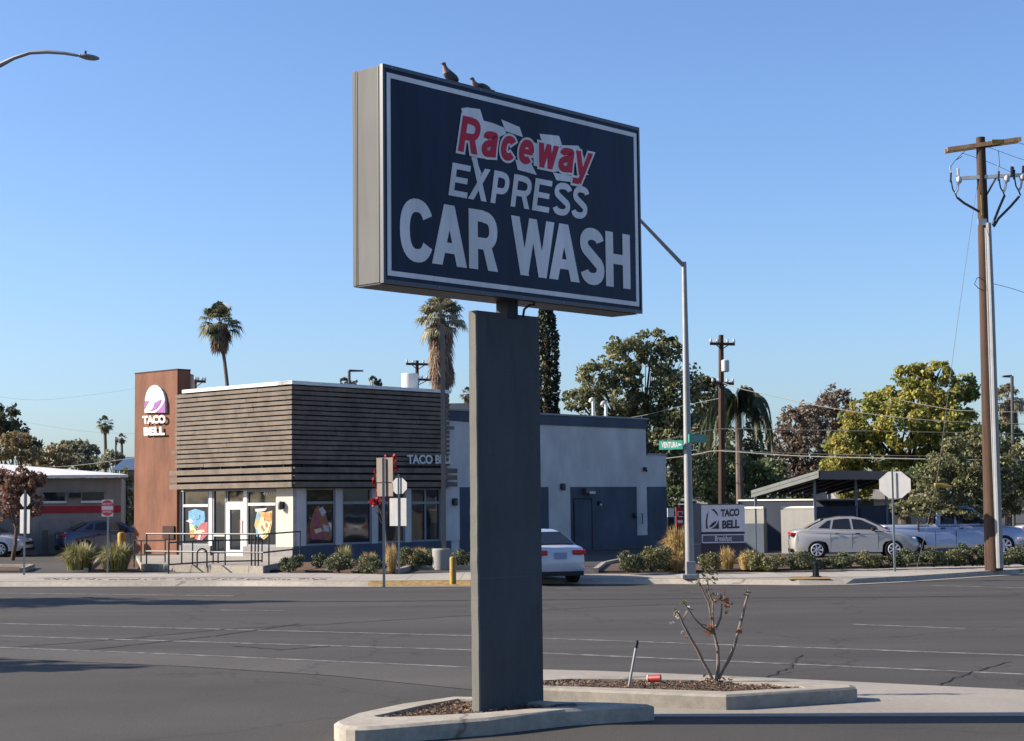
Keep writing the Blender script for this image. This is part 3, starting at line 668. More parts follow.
# ------------------------------------------------------------------ things in the near island: rose bush, stake, cup
BY = G(713, 684, .14).y
bush = thing('rose_bush', 'bare pruned rose bush with a few dry leaves in island mulch', 'bush', G(713, 684, .14))
c6 = lambda x, y, dy=0: D(660+x/5.7, 560+y/5.7, BY+dy)
mb = MB(); st = [([(320, 690), (332, 600), (328, 500), (308, 410), (300, 380)], .022, .015), ([(300, 390), (290, 330), (275, 240), (245, 175), (215, 120)], .013, .007), ([(305, 385), (300, 300), (303, 235)], .012, .009),
      ([(300, 240), (280, 190), (272, 130), (268, 95)], .010, .006), ([(315, 395), (345, 330), (352, 250)], .013, .009), ([(310, 420), (250, 385), (190, 325), (150, 265), (130, 230)], .013, .007), ([(265, 375), (235, 365)], .008, .006),
      ([(300, 680), (240, 570), (185, 465), (145, 390), (120, 335), (92, 290)], .019, .010), ([(130, 340), (150, 310), (155, 295)], .007, .005), ([(335, 680), (395, 565), (430, 470), (455, 375), (480, 280), (500, 205), (498, 185)], .019, .012),
      ([(245, 175), (225, 130)], .006, .004), ([(290, 225), (270, 195), (262, 165)], .008, .005), ([(300, 680), (260, 672)], .008, .006), ([(340, 690), (390, 694)], .010, .006), ([(290, 690), (250, 688)], .008, .005)]
rng = random.Random(8)
for i, (pl, r0, r1) in enumerate(st):
    n = len(pl); dy0 = {0: 0, 7: -.1, 9: .08, 5: -.12}.get(i, rng.uniform(-.06, .06))
    P = [c6(x, y, dy0*(k/max(1, n-1)) if i in (0, 7, 9, 5) else dy0*.6) for k, (x, y) in enumerate(pl)]
    Q = []
    for a, b_ in zip(P[:-1], P[1:]):
        Q += [a, a.lerp(b_, .5)+Vector((rng.uniform(-.006, .006), 0, rng.uniform(-.005, .005)))]
    Q.append(P[-1]); m = len(Q)
    mb.tube(Q, [(r0+(r1-r0)*k/(m-1))*(1.0+rng.uniform(-.12, .2)) for k in range(m)], M['stem'], 8)
    for k in range(m-1):   # thorns and bud scars
        if rng.random() < .8: c = Q[k].lerp(Q[k+1], rng.random()); mb.ball(c, (r1*1.5, r1*1.5, r1*1.1), M['stem'], 6)
mb.build('stems', bush)
M['dry'] = leaf_mat('dry_leaf', [(0.30, 0.08, 0.04), (0.24, 0.14, 0.07), (0.16, 0.13, 0.05)], .3); M['roseleaf'] = leaf_mat('rose_leaf', [(0.07, 0.08, 0.04), (0.13, 0.13, 0.06), (0.16, 0.10, 0.06)], .3); M['palebud'] = leaf_mat('pale_bud', [(0.42, 0.40, 0.37), (0.5, 0.47, 0.44)], .2)
def leafbits(mb, spots, mat, rng, size):
    for (x, y, r, n) in spots:
        for _ in range(n):
            c = c6(x+rng.gauss(0, r), y+rng.gauss(0, r), rng.uniform(-.06, .06)); a = Vector([rng.uniform(-1, 1) for _ in range(3)]).normalized()
            b_ = a.cross(Vector([rng.uniform(-1, 1) for _ in range(3)])).normalized(); s = size*rng.uniform(.6, 1.3)
            mb.add([c-a*s, c+b_*s*.45+a*s*.1, c+a*s, c-b_*s*.45+a*s*.1], [(0, 1, 2), (0, 2, 3)], mat)
mb = MB(); leafbits(mb, [(290, 395, 14, 22), (358, 220, 14, 26), (380, 255, 8, 8), (452, 405, 7, 8), (150, 435, 6, 6), (310, 235, 8, 6), (345, 690, 30, 16), (270, 685, 20, 10), (388, 300, 4, 2), (410, 250, 3, 2)], M['dry'], rng, .036)
leafbits(mb, [(270, 95, 22, 26), (285, 60, 28, 22), (215, 125, 12, 14), (315, 110, 10, 10), (300, 190, 10, 8), (130, 245, 9, 12), (500, 190, 8, 10), (175, 285, 7, 6), (90, 300, 8, 8)], M['roseleaf'], rng, .030)
leafbits(mb, [(70, 355, 5, 5), (125, 410, 4, 3), (148, 300, 6, 5), (100, 325, 5, 4), (165, 270, 5, 3)], M['palebud'], rng, .022)
mb.build('foliage', bush)
c7 = lambda x, y: (600+x/7.41, 620+y/7.41)
pb = G(*c7(213, 500), .14)
mb = MB(); t = thing('survey_stake', 'thin leaning galvanised pipe stake with dark cap in island mulch', 'stake', pb)
pt_ = D(*c7(268, 195), pb.y+.05); mb.tube([pb-Vector((0, 0, .05)), pb, pt_], .015, M['galv'], 10); mb.build('rod', t)
mb = MB(); d = (pt_-pb).normalized(); mb.tube([pt_-d*.02, pt_+d*.055], .020, M['black'], 10); mb.ball(pt_+d*.055, .020, M['black'], 8); mb.build('cap', t)
cb = G(*c7(402, 462), .145); t = thing('paper_cup', 'crushed red paper cup lying on its side in island mulch', 'cup', cb)
mb = MB(); ax = Vector((1, -.35, .06)).normalized(); mb.lathe(cb+Vector((-.075, 0, .045)), [(.036, 0), (.038, .004), (.045, .15), (.047, .155)], M['cupred'], 16, ax); mb.build('body', t)
mb = MB(); mb.lathe(cb+Vector((-.075, 0, .045))-ax*.006, [(.030, 0), (.040, .001), (.042, .012), (.040, .014)], M['white'], 16, ax); mb.build('lid', t)

# ------------------------------------------------------------------ vegetation generators
def quads_obj(name, C, size, mat, rng, parent=None, aspect=0.62, flat=0.0, n_per=None):
    """C (N,3) leaf centres; one small bent leaf (2 triangles) each"""
    n = len(C); a = rng.normal(size=(n, 3)); a[:, 2] *= (1-flat); a /= np.linalg.norm(a, axis=1)[:, None]
    b = rng.normal(size=(n, 3)); b = np.cross(a, b); b /= np.linalg.norm(b, axis=1)[:, None]
    s = size*rng.uniform(.55, 1.35, n)[:, None]
    V = np.stack([C-a*s*.5, C+b*s*.5*aspect, C+a*s*.5+np.cross(a, b)*s*.12, C-b*s*.5*aspect], 1).reshape(-1, 3)
    me = bpy.data.meshes.new(name); me.vertices.add(4*n); me.vertices.foreach_set('co', V.astype(np.float32).ravel())
    me.loops.add(4*n); me.loops.foreach_set('vertex_index', np.arange(4*n, dtype=np.int32))
    me.polygons.add(n); me.polygons.foreach_set('loop_start', np.arange(0, 4*n, 4, dtype=np.int32)); me.polygons.foreach_set('loop_total', np.full(n, 4, np.int32))
    me.materials.append(mat); me.update(calc_edges=True)
    o = bpy.data.objects.new(name, me); COL.objects.link(o)
    if parent is not None: o.parent = parent; o.matrix_parent_inverse = parent_world(parent).inverted()
    return o
def clump_points(rng, c, r, n, nsub=26, shell=0.55, subr=0.30):
    u = rng.normal(size=(nsub, 3)); u /= np.linalg.norm(u, axis=1)[:, None]
    rad = rng.uniform(shell, 1.0, nsub)**0.8; sub = np.array(c)+u*rad[:, None]*np.array(r)*0.86
    k = rng.integers(0, nsub, n); v = rng.normal(size=(n, 3)); v /= np.linalg.norm(v, axis=1)[:, None]
    rr = (rng.uniform(.25, 1, n)**.6)[:, None]
    w_ = rng.uniform(.6, 1.25, nsub)[k][:, None]
    return sub[k]+v*rr*np.array(r)*subr*w_
def tree(name, label, blobs, Y, trunk_px, mat, leaf=0.3, dens=2.6, seed=0, group=None, subr=.27, trunk_r=.22, bark='bark', ground=ZW, nsub=44, cat='tree', shell=.55, flat=0):
    rng = np.random.default_rng(seed); base = D(trunk_px[0], trunk_px[1], Y); base.z = ground
    t = thing(name, label, cat, base, 0, group); sc = F_PX/Y; pts = []; cs = []
    for i, bl in enumerate(blobs):
        px, py, rx, ry = bl[:4]; dy = bl[4] if len(bl) > 4 else rng.uniform(-1, 1)*rx/sc*.6
        c = D(px, py, Y+dy); r = (rx/sc, rx/sc*.9, ry/sc); cs.append((c, r))
        n = int(1.75*dens*math.pi*r[0]*r[2]/(leaf*leaf*.31)); pts.append(clump_points(rng, c, r, n, nsub, shell, subr))
    quads_obj('crown', np.concatenate(pts), leaf, mat, rng, t, flat=flat)
    mb = MB(); cc = sum((c for c, r in cs), Vector())/len(cs); fork = base.lerp(Vector((cc.x, cc.y, cc.z)), .45); rr = random.Random(seed)
    mb.tube([base-Vector((0, 0, .1)), base.lerp(fork, .5)+Vector((rr.uniform(-.1, .1), 0, 0)), fork], [trunk_r*1.25, trunk_r, trunk_r*.8], M[bark], 8)
    for c, r in cs:
        mid = fork.lerp(c, .5)+Vector((rr.uniform(-.2, .2)*r[0], 0, -.1*r[2]))
        mb.tube([fork, mid, c, c+Vector((rr.uniform(-.4, .4)*r[0], 0, .6*r[2]))], [trunk_r*.45, trunk_r*.25, trunk_r*.13, trunk_r*.04], M[bark], 6)
        for q in range(5):
            e = c+Vector((rr.uniform(-.8, .8)*r[0], rr.uniform(-.8, .8)*r[1], rr.uniform(-.3, .8)*r[2])); mb.tube([mid, mid.lerp(e, .6)+Vector((0, 0, .05*r[2])), e], [trunk_r*.14, trunk_r*.08, trunk_r*.03], M[bark], 5)
    mb.build('trunk', t); return t
def shrub(name, label, px, py, rx, ry, mat, leaf=.07, seed=0, dens=4.0, group=None, Y=None, ground=ZW+.05, cat='shrub'):
    """py = pixel of its foot"""
    rng = np.random.default_rng(seed); base = G(px, py, ground) if Y is None else D(px, py, Y); base.z = ground
    sc = F_PX/base.y; r = (rx/sc, rx/sc*.9, ry/sc)
    t = thing(name, label, cat, base, 0, group)
    c = base+Vector((0, 0, r[2]*.62)); n = int(dens*math.pi*r[0]*r[2]/(leaf*leaf*.31))
    P = clump_points(rng, c, (r[0], r[1], r[2]*.62+.05), n, 22, .45, .34); P = P[P[:, 2] > ground]
    quads_obj('foliage', P, leaf, mat, rng, t)
    mb = MB(); rr = random.Random(seed)
    for q in range(6):
        e = c+Vector((rr.uniform(-.7, .7)*r[0], rr.uniform(-.7, .7)*r[1], rr.uniform(0, .4)*r[2])); mb.tube([base, base.lerp(e, .5), e], [.02, .014, .006], M['bark'], 5)
    mb.build('stem', t); return t
def grass_clump(name, label, px, py, rx, ry, mat, seed=0, n=420, group=None, droop=.7, ground=ZW+.05, cat='ornamental grass'):
    rng = random.Random(seed); base = G(px, py, ground); sc = F_PX/base.y; R = rx/sc*1.25; H = ry/sc*1.18
    vs = []; fs = []
    for i in range(n*2):
        an = rng.uniform(0, 6.283); k = rng.random()**.6; bx = base+Vector((math.cos(an), math.sin(an), 0))*R*.55*rng.random()
        h = H*rng.uniform(.65, 1.08)*(1-.25*k*k); out = Vector((math.cos(an), math.sin(an), 0))*R*k*rng.uniform(.8, 1.1)
        p1 = bx+out*.38+Vector((0, 0, h*.72)); p2 = bx+out+Vector((0, 0, h*(1-droop*k*k*.8))); wd = Vector((-math.sin(an), math.cos(an), 0))*rng.uniform(.006, .014)*(R*2.2)
        b = len(vs); vs += [bx-wd, bx+wd, p1-wd*.8, p1+wd*.8, p2]; fs += [(b, b+1, b+3, b+2), (b+2, b+3, b+4)]
    mb = MB(); mb.add(vs, fs, mat); o = mb.build(name); return tag(o, label, cat, group)
def fan_palm(label, px, top, Y, crownw, skirt_px, base_px, seed, nf=46, green='fan', cat='palm tree', group=None, trunk_r=.2, dead='dead'):
    """top = pixel y of crown heart; crownw = crown radius in px; skirt_px = length of the dead-leaf skirt"""
    rng = random.Random(seed); sc = F_PX/Y; heart = D(px, top, Y); base = D(base_px, 500, Y); base.z = ZW
    t = thing('fan_palm', label, cat, base, 0, group); R = crownw/sc
    mb = MB(); n = 12
    mb.tube([base.lerp(heart, k/n)+Vector((math.sin(k*.9)*.03, 0, 0)) for k in range(n+1)], [trunk_r*(1.35-.4*k/n) for k in range(n+1)], M['palmbark'], 8); mb.build('trunk', t)
    def frond(mbx, o, d, plen, blade, nseg, mat, droop):
        d = d.normalized(); side = d.cross(Vector((0, 0, 1))); side = side.normalized() if side.length > .05 else Vector((1, 0, 0)); up = side.cross(d).normalized()
        tip = o+d*plen+Vector((0, 0, -droop*plen*.2)); vs = []; fs = []
        w_ = .012*blade/.6
        vs += [o-side*w_, o+side*w_, tip+side*w_, tip-side*w_]; fs.append((0, 1, 2, 3))
        for k in range(nseg):
            a = math.radians(-105+210*k/(nseg-1)); L = blade*(1-.28*abs(a)/1.9)*rng.uniform(.9, 1.08)
            dd = (d*math.cos(a)+side*math.sin(a)+up*.12*abs(math.sin(a))).normalized(); sd = (side*math.cos(a)-d*math.sin(a)).normalized()*blade*.075
            p1 = tip+dd*L*.6+Vector((0, 0, -.05*L)); p2 = tip+dd*L+Vector((0, 0, -(.30+droop*.5)*L*rng.uniform(.6, 1.3)))
            b = len(vs); vs += [tip, p1-sd, p1+sd, p2]; fs += [(b, b+1, b+2), (b+1, b+3, b+2)]
        mbx.add(vs, fs, mat)
    g = MB()
    for i in range(nf):
        el = math.radians(rng.uniform(-38, 80)); an = rng.uniform(0, 6.283); d = Vector((math.cos(an)*math.cos(el), math.sin(an)*math.cos(el), math.sin(el)))
        frond(g, heart+d*.1, d, R*rng.uniform(.42, .58), R*rng.uniform(.42, .52), 15, M[green], .3+.5*(1-math.sin(max(0, el))))
    g.build('fronds', t)
    g = MB(); SK = skirt_px/sc
    for i in range(int(nf*2.6)):
        q = rng.random(); z = -q*SK; an = rng.uniform(0, 6.283); rad = trunk_r+R*(.42*(1-q)**.7+.10); o = heart+Vector((math.cos(an)*trunk_r*.8, math.sin(an)*trunk_r*.8, z+R*.12))
        d = Vector((math.cos(an)*.45, math.sin(an)*.45, -1)); frond(g, o, d, R*.35*rng.uniform(.7, 1.2), min(R*.42, rad)*rng.uniform(.7, 1.1), 11, M[dead], .4)
    g.build('dead_skirt', t); return t
M['fan'] = leaf_mat('fan_leaf', [(0.05, 0.065, 0.03), (0.13, 0.13, 0.065), (0.20, 0.18, 0.10)], .2)
M['fanlt'] = leaf_mat('fan_leaf_pale', [(0.13, 0.13, 0.075), (0.22, 0.20, 0.12), (0.26, 0.22, 0.15)], .2)
M['dead'] = leaf_mat('dead_frond', [(0.09, 0.055, 0.04), (0.20, 0.13, 0.09), (0.28, 0.20, 0.14)], .1, .9)
M['lf_green'] = leaf_mat('leaf_green', [(0.06, 0.075, 0.036), (0.13, 0.145, 0.066), (0.21, 0.21, 0.095), (0.27, 0.24, 0.12)], .35)
M['lf_dark'] = leaf_mat('leaf_dark', [(0.045, 0.050, 0.028), (0.08, 0.088, 0.045), (0.125, 0.125, 0.066)], .3)
M['lf_mid'] = leaf_mat('leaf_mid', [(0.06, 0.085, 0.036), (0.11, 0.145, 0.058), (0.18, 0.195, 0.08)], .32)
M['lf_yellow'] = leaf_mat('leaf_yellow_green', [(0.13, 0.155, 0.04), (0.24, 0.26, 0.065), (0.35, 0.33, 0.08), (0.44, 0.31, 0.08)], .36)
M['lf_purple'] = leaf_mat('leaf_purple', [(0.10, 0.07, 0.05), (0.16, 0.115, 0.08), (0.22, 0.165, 0.115)], .35)
M['lf_olive'] = leaf_mat('leaf_olive', [(0.085, 0.09, 0.042), (0.16, 0.165, 0.075), (0.24, 0.225, 0.11)], .32)
M['lf_rust'] = leaf_mat('leaf_rust', [(0.17, 0.085, 0.06), (0.25, 0.14, 0.10), (0.32, 0.21, 0.15)], .35)
M['lf_red'] = leaf_mat('leaf_red', [(0.30, 0.02, 0.03), (0.45, 0.03, 0.05)], .3)
M['lf_brown'] = leaf_mat('leaf_autumn', [(0.16, 0.14, 0.07), (0.27, 0.21, 0.10), (0.33, 0.23, 0.12)], .35)
M['lf_haze'] = leaf_mat('leaf_far', [(0.15, 0.165, 0.11), (0.20, 0.205, 0.13), (0.25, 0.23, 0.15)], .35)  # paler leaves, distance haze put into the colour
M['cypress'] = leaf_mat('cypress_leaf', [(0.012, 0.018, 0.010), (0.03, 0.038, 0.02), (0.05, 0.055, 0.03)], .1)
M['gold'] = leaf_mat('gold_grass', [(0.30, 0.20, 0.07), (0.46, 0.32, 0.12), (0.55, 0.42, 0.19)], .3)
M['greengrass'] = leaf_mat('fountain_grass', [(0.12, 0.13, 0.04), (0.26, 0.24, 0.09), (0.40, 0.33, 0.16)], .3)
M['shrub'] = leaf_mat('shrub_leaf', [(0.05, 0.062, 0.032), (0.10, 0.115, 0.058), (0.16, 0.17, 0.09)], .2)
M['shrub2'] = leaf_mat('shrub_leaf_olive', [(0.085, 0.09, 0.038), (0.16, 0.155, 0.065), (0.25, 0.225, 0.10)], .2)

# ------------------------------------------------------------------ restaurant
TH_R = math.radians(42.0); RB = Vector((math.sin(TH_R), math.cos(TH_R), 0)); LB = Vector((-math.cos(TH_R), math.sin(TH_R), 0))
A = G(293, 563.5, ZW)
FLt = Face(A, LB, -RB)        # sunny entrance front, s grows along LB
FRt = Face(A, RB, -LB)        # shaded side front, s grows along RB
TB = thing('restaurant', 'fast food restaurant with slatted upper screen, rust tower and blue grey rear wing', 'restaurant', (A.x, A.y, ZW))
zr = lambda px, py, off=0.0: FRt.Z(px, py, off)
zl = lambda px, py, off=0.0: FLt.Z(px, py, off)
s_end = FLt.S(168); r_lob = FRt.S(443); r_w1 = FRt.S(646.5); r_w2 = FRt.S(666.5)
z_sl0 = zl(292, 486.8, .33); z_top = zl(293, 382.5, .33); z_sill = zl(290, 547); z_hd = zl(280, 490); zF = ZW+.22
print('TB', A, s_end, r_lob, r_w1, r_w2, z_sl0, z_top, z_sill, z_hd)
mb = MB(); T = .14
mb.fbox(FRt, T, r_lob-.01, ZW-.1, z_top-.25, -8.6, -T, M['stucco_mid'])          # lobby core
mb.fbox(FLt, T+.01, FLt.S(178.3, .2), z_sl0-.05, z_top-.06, .02-.3, .20, M['slat2'])
mb.fbox(FRt, -.19, r_lob, z_sl0-.05, z_top-.06, -.3, .20, M['slat2'])
for a, b in ((276.3, 291.5),):
    mb.fbox(FLt, -.0, FLt.S(276.3), z_sill, z_sl0+.05, -T-.02, 0, M['stucco_white'])
mb.fbox(FLt, 0, FLt.S(243.5), ZW-.1, z_sill, -T-.02, .03, M['stucco_mid'])
mb.fbox(FLt, FLt.S(211), s_end+.6, ZW-.1, z_sill, -T-.02, .03, M['stucco_mid'])
mb.fbox(FLt, FLt.S(181), s_end+.6, z_sill, z_sl0+.05, -T-.02, 0, M['stucco_mid'])
mb.fbox(FLt, FLt.S(276.3), FLt.S(181), z_hd, z_sl0+.05, -T-.02, -.01, M['frame_gray'])
zs2 = zr(350, 544.3); zh2 = zr(320, 488)
for a, b in ((293, 306), (335.7, 342.5), (372, 377.6), (405, 411)):
    mb.fbox(FRt, FRt.S(a) if a != 293 else .003, FRt.S(b), zs2, z_sl0+.05, -T-.02, 0, M['stucco_lt'])
mb.fbox(FRt, .003, FRt.S(441), zh2, z_sl0+.04, -T-.02, -.012, M['stucco_lt'])
mb.fbox(FRt, FRt.S(441), FRt.S(458.5), zs2, zr(450, 420), -T-.02, .05, M['stucco_lt'])
mb.fbox(FRt, .006, r_lob+.4, ZW-.1, zs2, -T-.02, .035, M['stucco_blue'])
mb.build('wall', TB)
# coping
mb = MB(); mb.fbox(FLt, -.42, FLt.S(183, .33), z_top-.06, z_top+.07, -.4, .40, M['coping']); mb.build('coping', TB)
mb = MB(); mb.fbox(FRt, -.40, r_lob+.1, z_top-.06, z_top+.066, -.4, .395, M['coping']); mb.build('coping', TB)
# slatted screens
def slats(F, s0, s1, s0b, s1b, o0):
    mb = MB(); zz = z_top-.10; pitch = .178; rng = random.Random(4); zlow = z_sl0+.74
    while zz-.142 > zlow:
        a = s0; cuts = [s0]
        while cuts[-1] < s1-2.5: cuts.append(cuts[-1]+rng.uniform(1.6, 2.9))
        cuts.append(s1)
        for a, b in zip(cuts[:-1], cuts[1:]): mb.fbox(F, a+.004, b-.004, zz-.130+rng.uniform(-.006, .006), zz, o0, o0+.05+rng.uniform(-.004, .006), M['slat'])
        zz -= pitch
    for k in range(3):
        z1 = z_sl0+.175+k*.265; mb.fbox(F, s0b, s1b, z1-.185, z1, o0+.06, o0+.13, M['slat'])
    s = s0+.5
    while s < min(s1, s0+30): mb.fbox(F, s, s+.05, z_sl0+.05, z_top-.1, o0-.1, o0-.001, M['slat2']); s += 1.2
    return mb
slats(FLt, -.33, FLt.S(175.5, .3), -.40, FLt.S(170.3, .36), .28).build('slatted_screen', TB)
slats(FRt, -.275, FRt.S(449.5, .3), -.27, FRt.S(456.5, .36), .28).build('slatted_screen', TB)
# windows
def window(F, x0, x1, y0, y1, ymid, zlo, fm='frame_gray', fw=.07, mull=None, name='window'):
    a0, a1 = sorted((F.S(x0), F.S(x1))); zt = F.Z((x0+x1)/2, y0); zb = zlo if zlo is not None else F.Z((x0+x1)/2, y1)
    f = MB()
    for (a, b, c, d) in ((a0, a0+fw, zb, zt), (a1-fw, a1, zb, zt), (a0+fw, a1-fw, zb, zb+fw), (a0+fw, a1-fw, zt-fw, zt)): f.fbox(F, a, b, c, d, -.12, -.04, M[fm])
    if ymid:
        zm = F.Z((x0+x1)/2, ymid); f.fbox(F, a0+fw, a1-fw, zm-.05, zm+.05, -.12, -.03, M['frame_white' if F is FLt else fm])
    if mull:
        sm = F.S(mull); f.fbox(F, sm-.04, sm+.04, zb+fw, zt-fw, -.12, -.042, M[fm])
    o = f.build(name, TB); g = MB(); g.fbox(F, a0+fw, a1-fw, zb+fw, zt-fw, -.13, -.09, M['glass']); g.build('pane', o); return o, (a0, a1, zb, zt)
W1, _ = window(FLt, 181.5, 208.5, 490, 0, 505.6, z_sill, 'frame_gray')
W2, _ = window(FLt, 212, 225.3, 489, 0, 535, zF, 'frame_gray')
W3, _ = window(FLt, 246, 276, 490, 0, 504.2, z_sill, 'frame_gray')
Wt, _ = window(FLt, 226, 243, 489, 502.5, None, None, 'frame_gray', .05)
for a in (209.2, 244.2, 225.6): 
    pass
mb = MB(); mb.fbox(FLt, FLt.S(211.6), FLt.S(208.6), z_sill, z_hd, -.14, -.02, M['frame_white']); mb.build('door_frame', TB); mb = MB(); mb.fbox(FLt, FLt.S(246.2), FLt.S(243.2), zF, z_hd, -.14, -.02, M['frame_white']); mb.build('door_frame', TB)
a0, a1 = sorted((FLt.S(226), FLt.S(243))); zt = zl(235, 502.5); mb = MB(); fw = .19
for (a, b, c, d) in ((a0, a0+.16, zF, zt), (a1-.2, a1, zF, zt), (a0+.16, a1-.2, zF, zF+.22), (a0+.16, a1-.2, zt-.26, zt)): mb.fbox(FLt, a, b, c, d, -.10, -.015, M['frame_white'])
dr = mb.build('door', TB); mb = MB(); mb.fbox(FLt, a0+.16, a1-.2, zF+.22, zt-.26, -.11, -.06, M['glass']); mb.build('pane', dr)
mb = MB(); mb.tube([FLt.pt(a0+.12, zF+.85, .05), FLt.pt(a0+.12, zF+1.35, .05)], .022, M['signred'], 8); mb.build('handle', dr)
for _n, _c in (('psky', (0.13, 0.28, 0.42)), ('porange', (0.42, 0.20, 0.07)), ('pcream', (0.62, 0.50, 0.30)), ('ppink', (0.32, 0.09, 0.10)), ('pwhite', (0.44, 0.42, 0.42)), ('pdark', (0.10, 0.03, 0.04)), ('pyellow', (0.44, 0.30, 0.12)), ('pbrown', (0.30, 0.12, 0.06)), ('pgreen', (0.12, 0.22, 0.06))): M[_n] = plain(_n, _c, .6, var=.3, scale=9)
def poster(F, layers, par):
    mb = MB()
    for k, (mat, pix) in enumerate(layers):
        P = [F.sz(*q) for q in pix]; mb.slab([F.pt(a, z, -.085+k*.003) for a, z in P], F.n*.004, M[mat])
    mb.build('poster', par)
q2 = lambda pts: [(160+x/6.173, 470+y/6.173) for x, y in pts]
poster(FLt, [('psky', q2([(165, 255), (205, 240), (262, 255), (268, 300), (255, 360), (200, 370), (165, 320)])), ('pwhite', q2([(150, 315), (175, 300), (200, 318), (180, 330)])), ('pcream', q2([(172, 330), (205, 345), (215, 385), (195, 400), (175, 375)])),
               ('porange', q2([(172, 375), (200, 370), (205, 410), (178, 420)])), ('ppink', q2([(205, 425), (215, 385), (240, 330), (285, 320), (285, 400), (250, 435)])), ('pcream', q2([(215, 375), (265, 368), (265, 382), (215, 390)])), ('psky', q2([(205, 280), (235, 275), (235, 300), (210, 305)])), ('pwhite', q2([(222, 430), (240, 380), (250, 382), (238, 432)])), ('pgreen', q2([(200, 350), (214, 340), (222, 355), (206, 362)]))], W1)
poster(FLt, [('pyellow', q2([(590, 250), (640, 262), (682, 250), (680, 330), (665, 400), (630, 430), (590, 400), (572, 340)])), ('pwhite', q2([(575, 240), (650, 235), (640, 252), (580, 258)])), ('psky', q2([(582, 300), (592, 255), (610, 270), (600, 310)])), ('psky', q2([(580, 360), (600, 370), (612, 415), (585, 410)])),
               ('pcream', q2([(600, 330), (640, 310), (672, 330), (655, 395), (620, 420), (595, 380)])), ('porange', q2([(625, 270), (675, 262), (675, 310), (640, 315)])), ('pbrown', q2([(610, 350), (622, 340), (640, 372), (630, 382)])), ('pbrown', q2([(640, 330), (652, 325), (656, 352), (646, 356)])), ('pcream', q2([(610, 300), (632, 290), (636, 318), (612, 325)]))], W3)
mb = MB(); textpix(mb, FLt, '4971', (263, 495.8), (272.5, 495.5), (263, 491.2), (272.5, 490.8), M['white'], -.08, bold=.02); mb.build('address_number', W3)
wr1, _ = window(FRt, 306, 335.7, 488, 0, 502.7, zs2); wr2, _ = window(FRt, 342.5, 372, 488, 0, 502.7, zs2); wr3, _ = window(FRt, 377.6, 405, 488, 0, 502.7, zs2); wr4, _ = window(FRt, 411, 441, 488, 0, 502.7, zs2, mull=426)
q4 = lambda pts: [(280+x/5.12, 480+y/5.12) for x, y in pts]
poster(FRt, [('pbrown', q4([(165, 300), (160, 230), (185, 150), (205, 130), (240, 170), (262, 240), (268, 310)])), ('pwhite', q4([(205, 150), (225, 135), (245, 165), (225, 190)])), ('ppink', q4([(185, 160), (205, 175), (215, 240), (180, 250)])), ('pwhite', q4([(225, 225), (255, 235), (258, 265), (230, 262)])), ('ppink', q4([(165, 270), (230, 265), (250, 300), (170, 305)])), ('pcream', q4([(180, 255), (215, 245), (225, 262), (190, 275)]))], wr1)
# wall sconces
def sconce(F, px, py, off=0.0):
    s, z = F.sz(px, py, off); mb = MB(); mb.fbox(F, s-.09, s+.09, z-.12, z+.12, off, off+.03, M['bronze']); mb.lathe(F.pt(s, z-.17, off+.12), [(.05, 0), (.09, .02), (.10, .22), (.07, .30)], M['bronze'], 10); mb.build('wall_lamp', TB)
sconce(FLt, 283, 505); sconce(FRt, 453.5, 501.5, .05); sconce(FRt, 561.5, 486.5)
# rust tower
FT = Face(FLt.pt(0, 0, .10), LB, -RB)
t0 = FT.S(177.3, py=400); t1 = FT.S(134.3, py=480); zt = (FT.Z(177, 369.8)+FT.Z(135.6, 374.2))/2
mb = MB(); mb.fbox(FT, t0, t1, ZW-.1, zt, -.62, 0, M['rust'])
mb.fbox(FT, t0-.012, t1+.012, zt, zt+.05, -.63, .012, M['rustside']); tower = mb.build('tower', TB)
mb = MB(); mb.fbox(FT, FT.S(175.2), FT.S(164), FT.Z(170, 539), FT.Z(170, 526), 0, .06, M['rustside']); mb.build('utility_cabinet', tower)
# emblem: dome with swoosh
mb = MB(); c1 = lambda x, y: (120+x/10.24, 360+y/10.24)
def cpoly(mbx, F, pix, o0, th, mat):
    P = [F.sz(*q, o0+th) for q in pix]; mbx.slab([F.pt(a, z, o0) for a, z in P], F.n*th, mat)
dome = [c1(*q) for q in ((250, 540), (252, 470), (256, 400), (268, 340), (290, 295), (320, 265), (352, 255), (385, 265), (415, 290), (440, 330), (455, 385), (462, 450), (463, 540))]
cpoly(mb, FT, dome, .0, .10, M['white'])
lo = [c1(*q) for q in ((253, 470), (250, 540), (275, 540), (262, 500), (262, 460), (290, 420), (262, 430))]
cpoly(mb, FT, [c1(*q) for q in ((360, 540), (463, 540), (462, 450), (458, 410), (440, 450), (405, 500))], .1, .012, M['purple'])
cpoly(mb, FT, [c1(*q) for q in ((422, 402), (395, 415), (350, 440), (345, 470), (330, 500), (300, 520), (330, 520), (370, 500), (400, 465), (418, 430))], .1, .012, M['purple'])
cpoly(mb, FT, [c1(*q) for q in ((255, 420), (252, 500), (262, 480), (285, 435), (300, 420))], .1, .012, M['purple'])
textpix(mb, FT, 'TACO', c1(232, 655), c1(466, 648), c1(226, 572), c1(462, 560), M['white'], .11, bold=.06, spacing=.97)
textpix(mb, FT, 'BELL', c1(243, 775), c1(458, 768), c1(241, 690), c1(455, 680), M['white'], .11, bold=.06, spacing=.97)
mb.build('emblem', tower)
for nm, bl, br, tl, tr in (('TACO', (232, 655), (466, 648), (226, 572), (462, 560)), ('BELL', (243, 775), (458, 768), (241, 690), (455, 680))):
    pass
mb = MB(); textpix(mb, FRt, 'TACO BELL', (407.5, 463.9), (453, 463.9), (407, 454.6), (453, 455.0), M['white'], .47, bold=.035, spacing=.95)
mb.build('shop_name', TB)
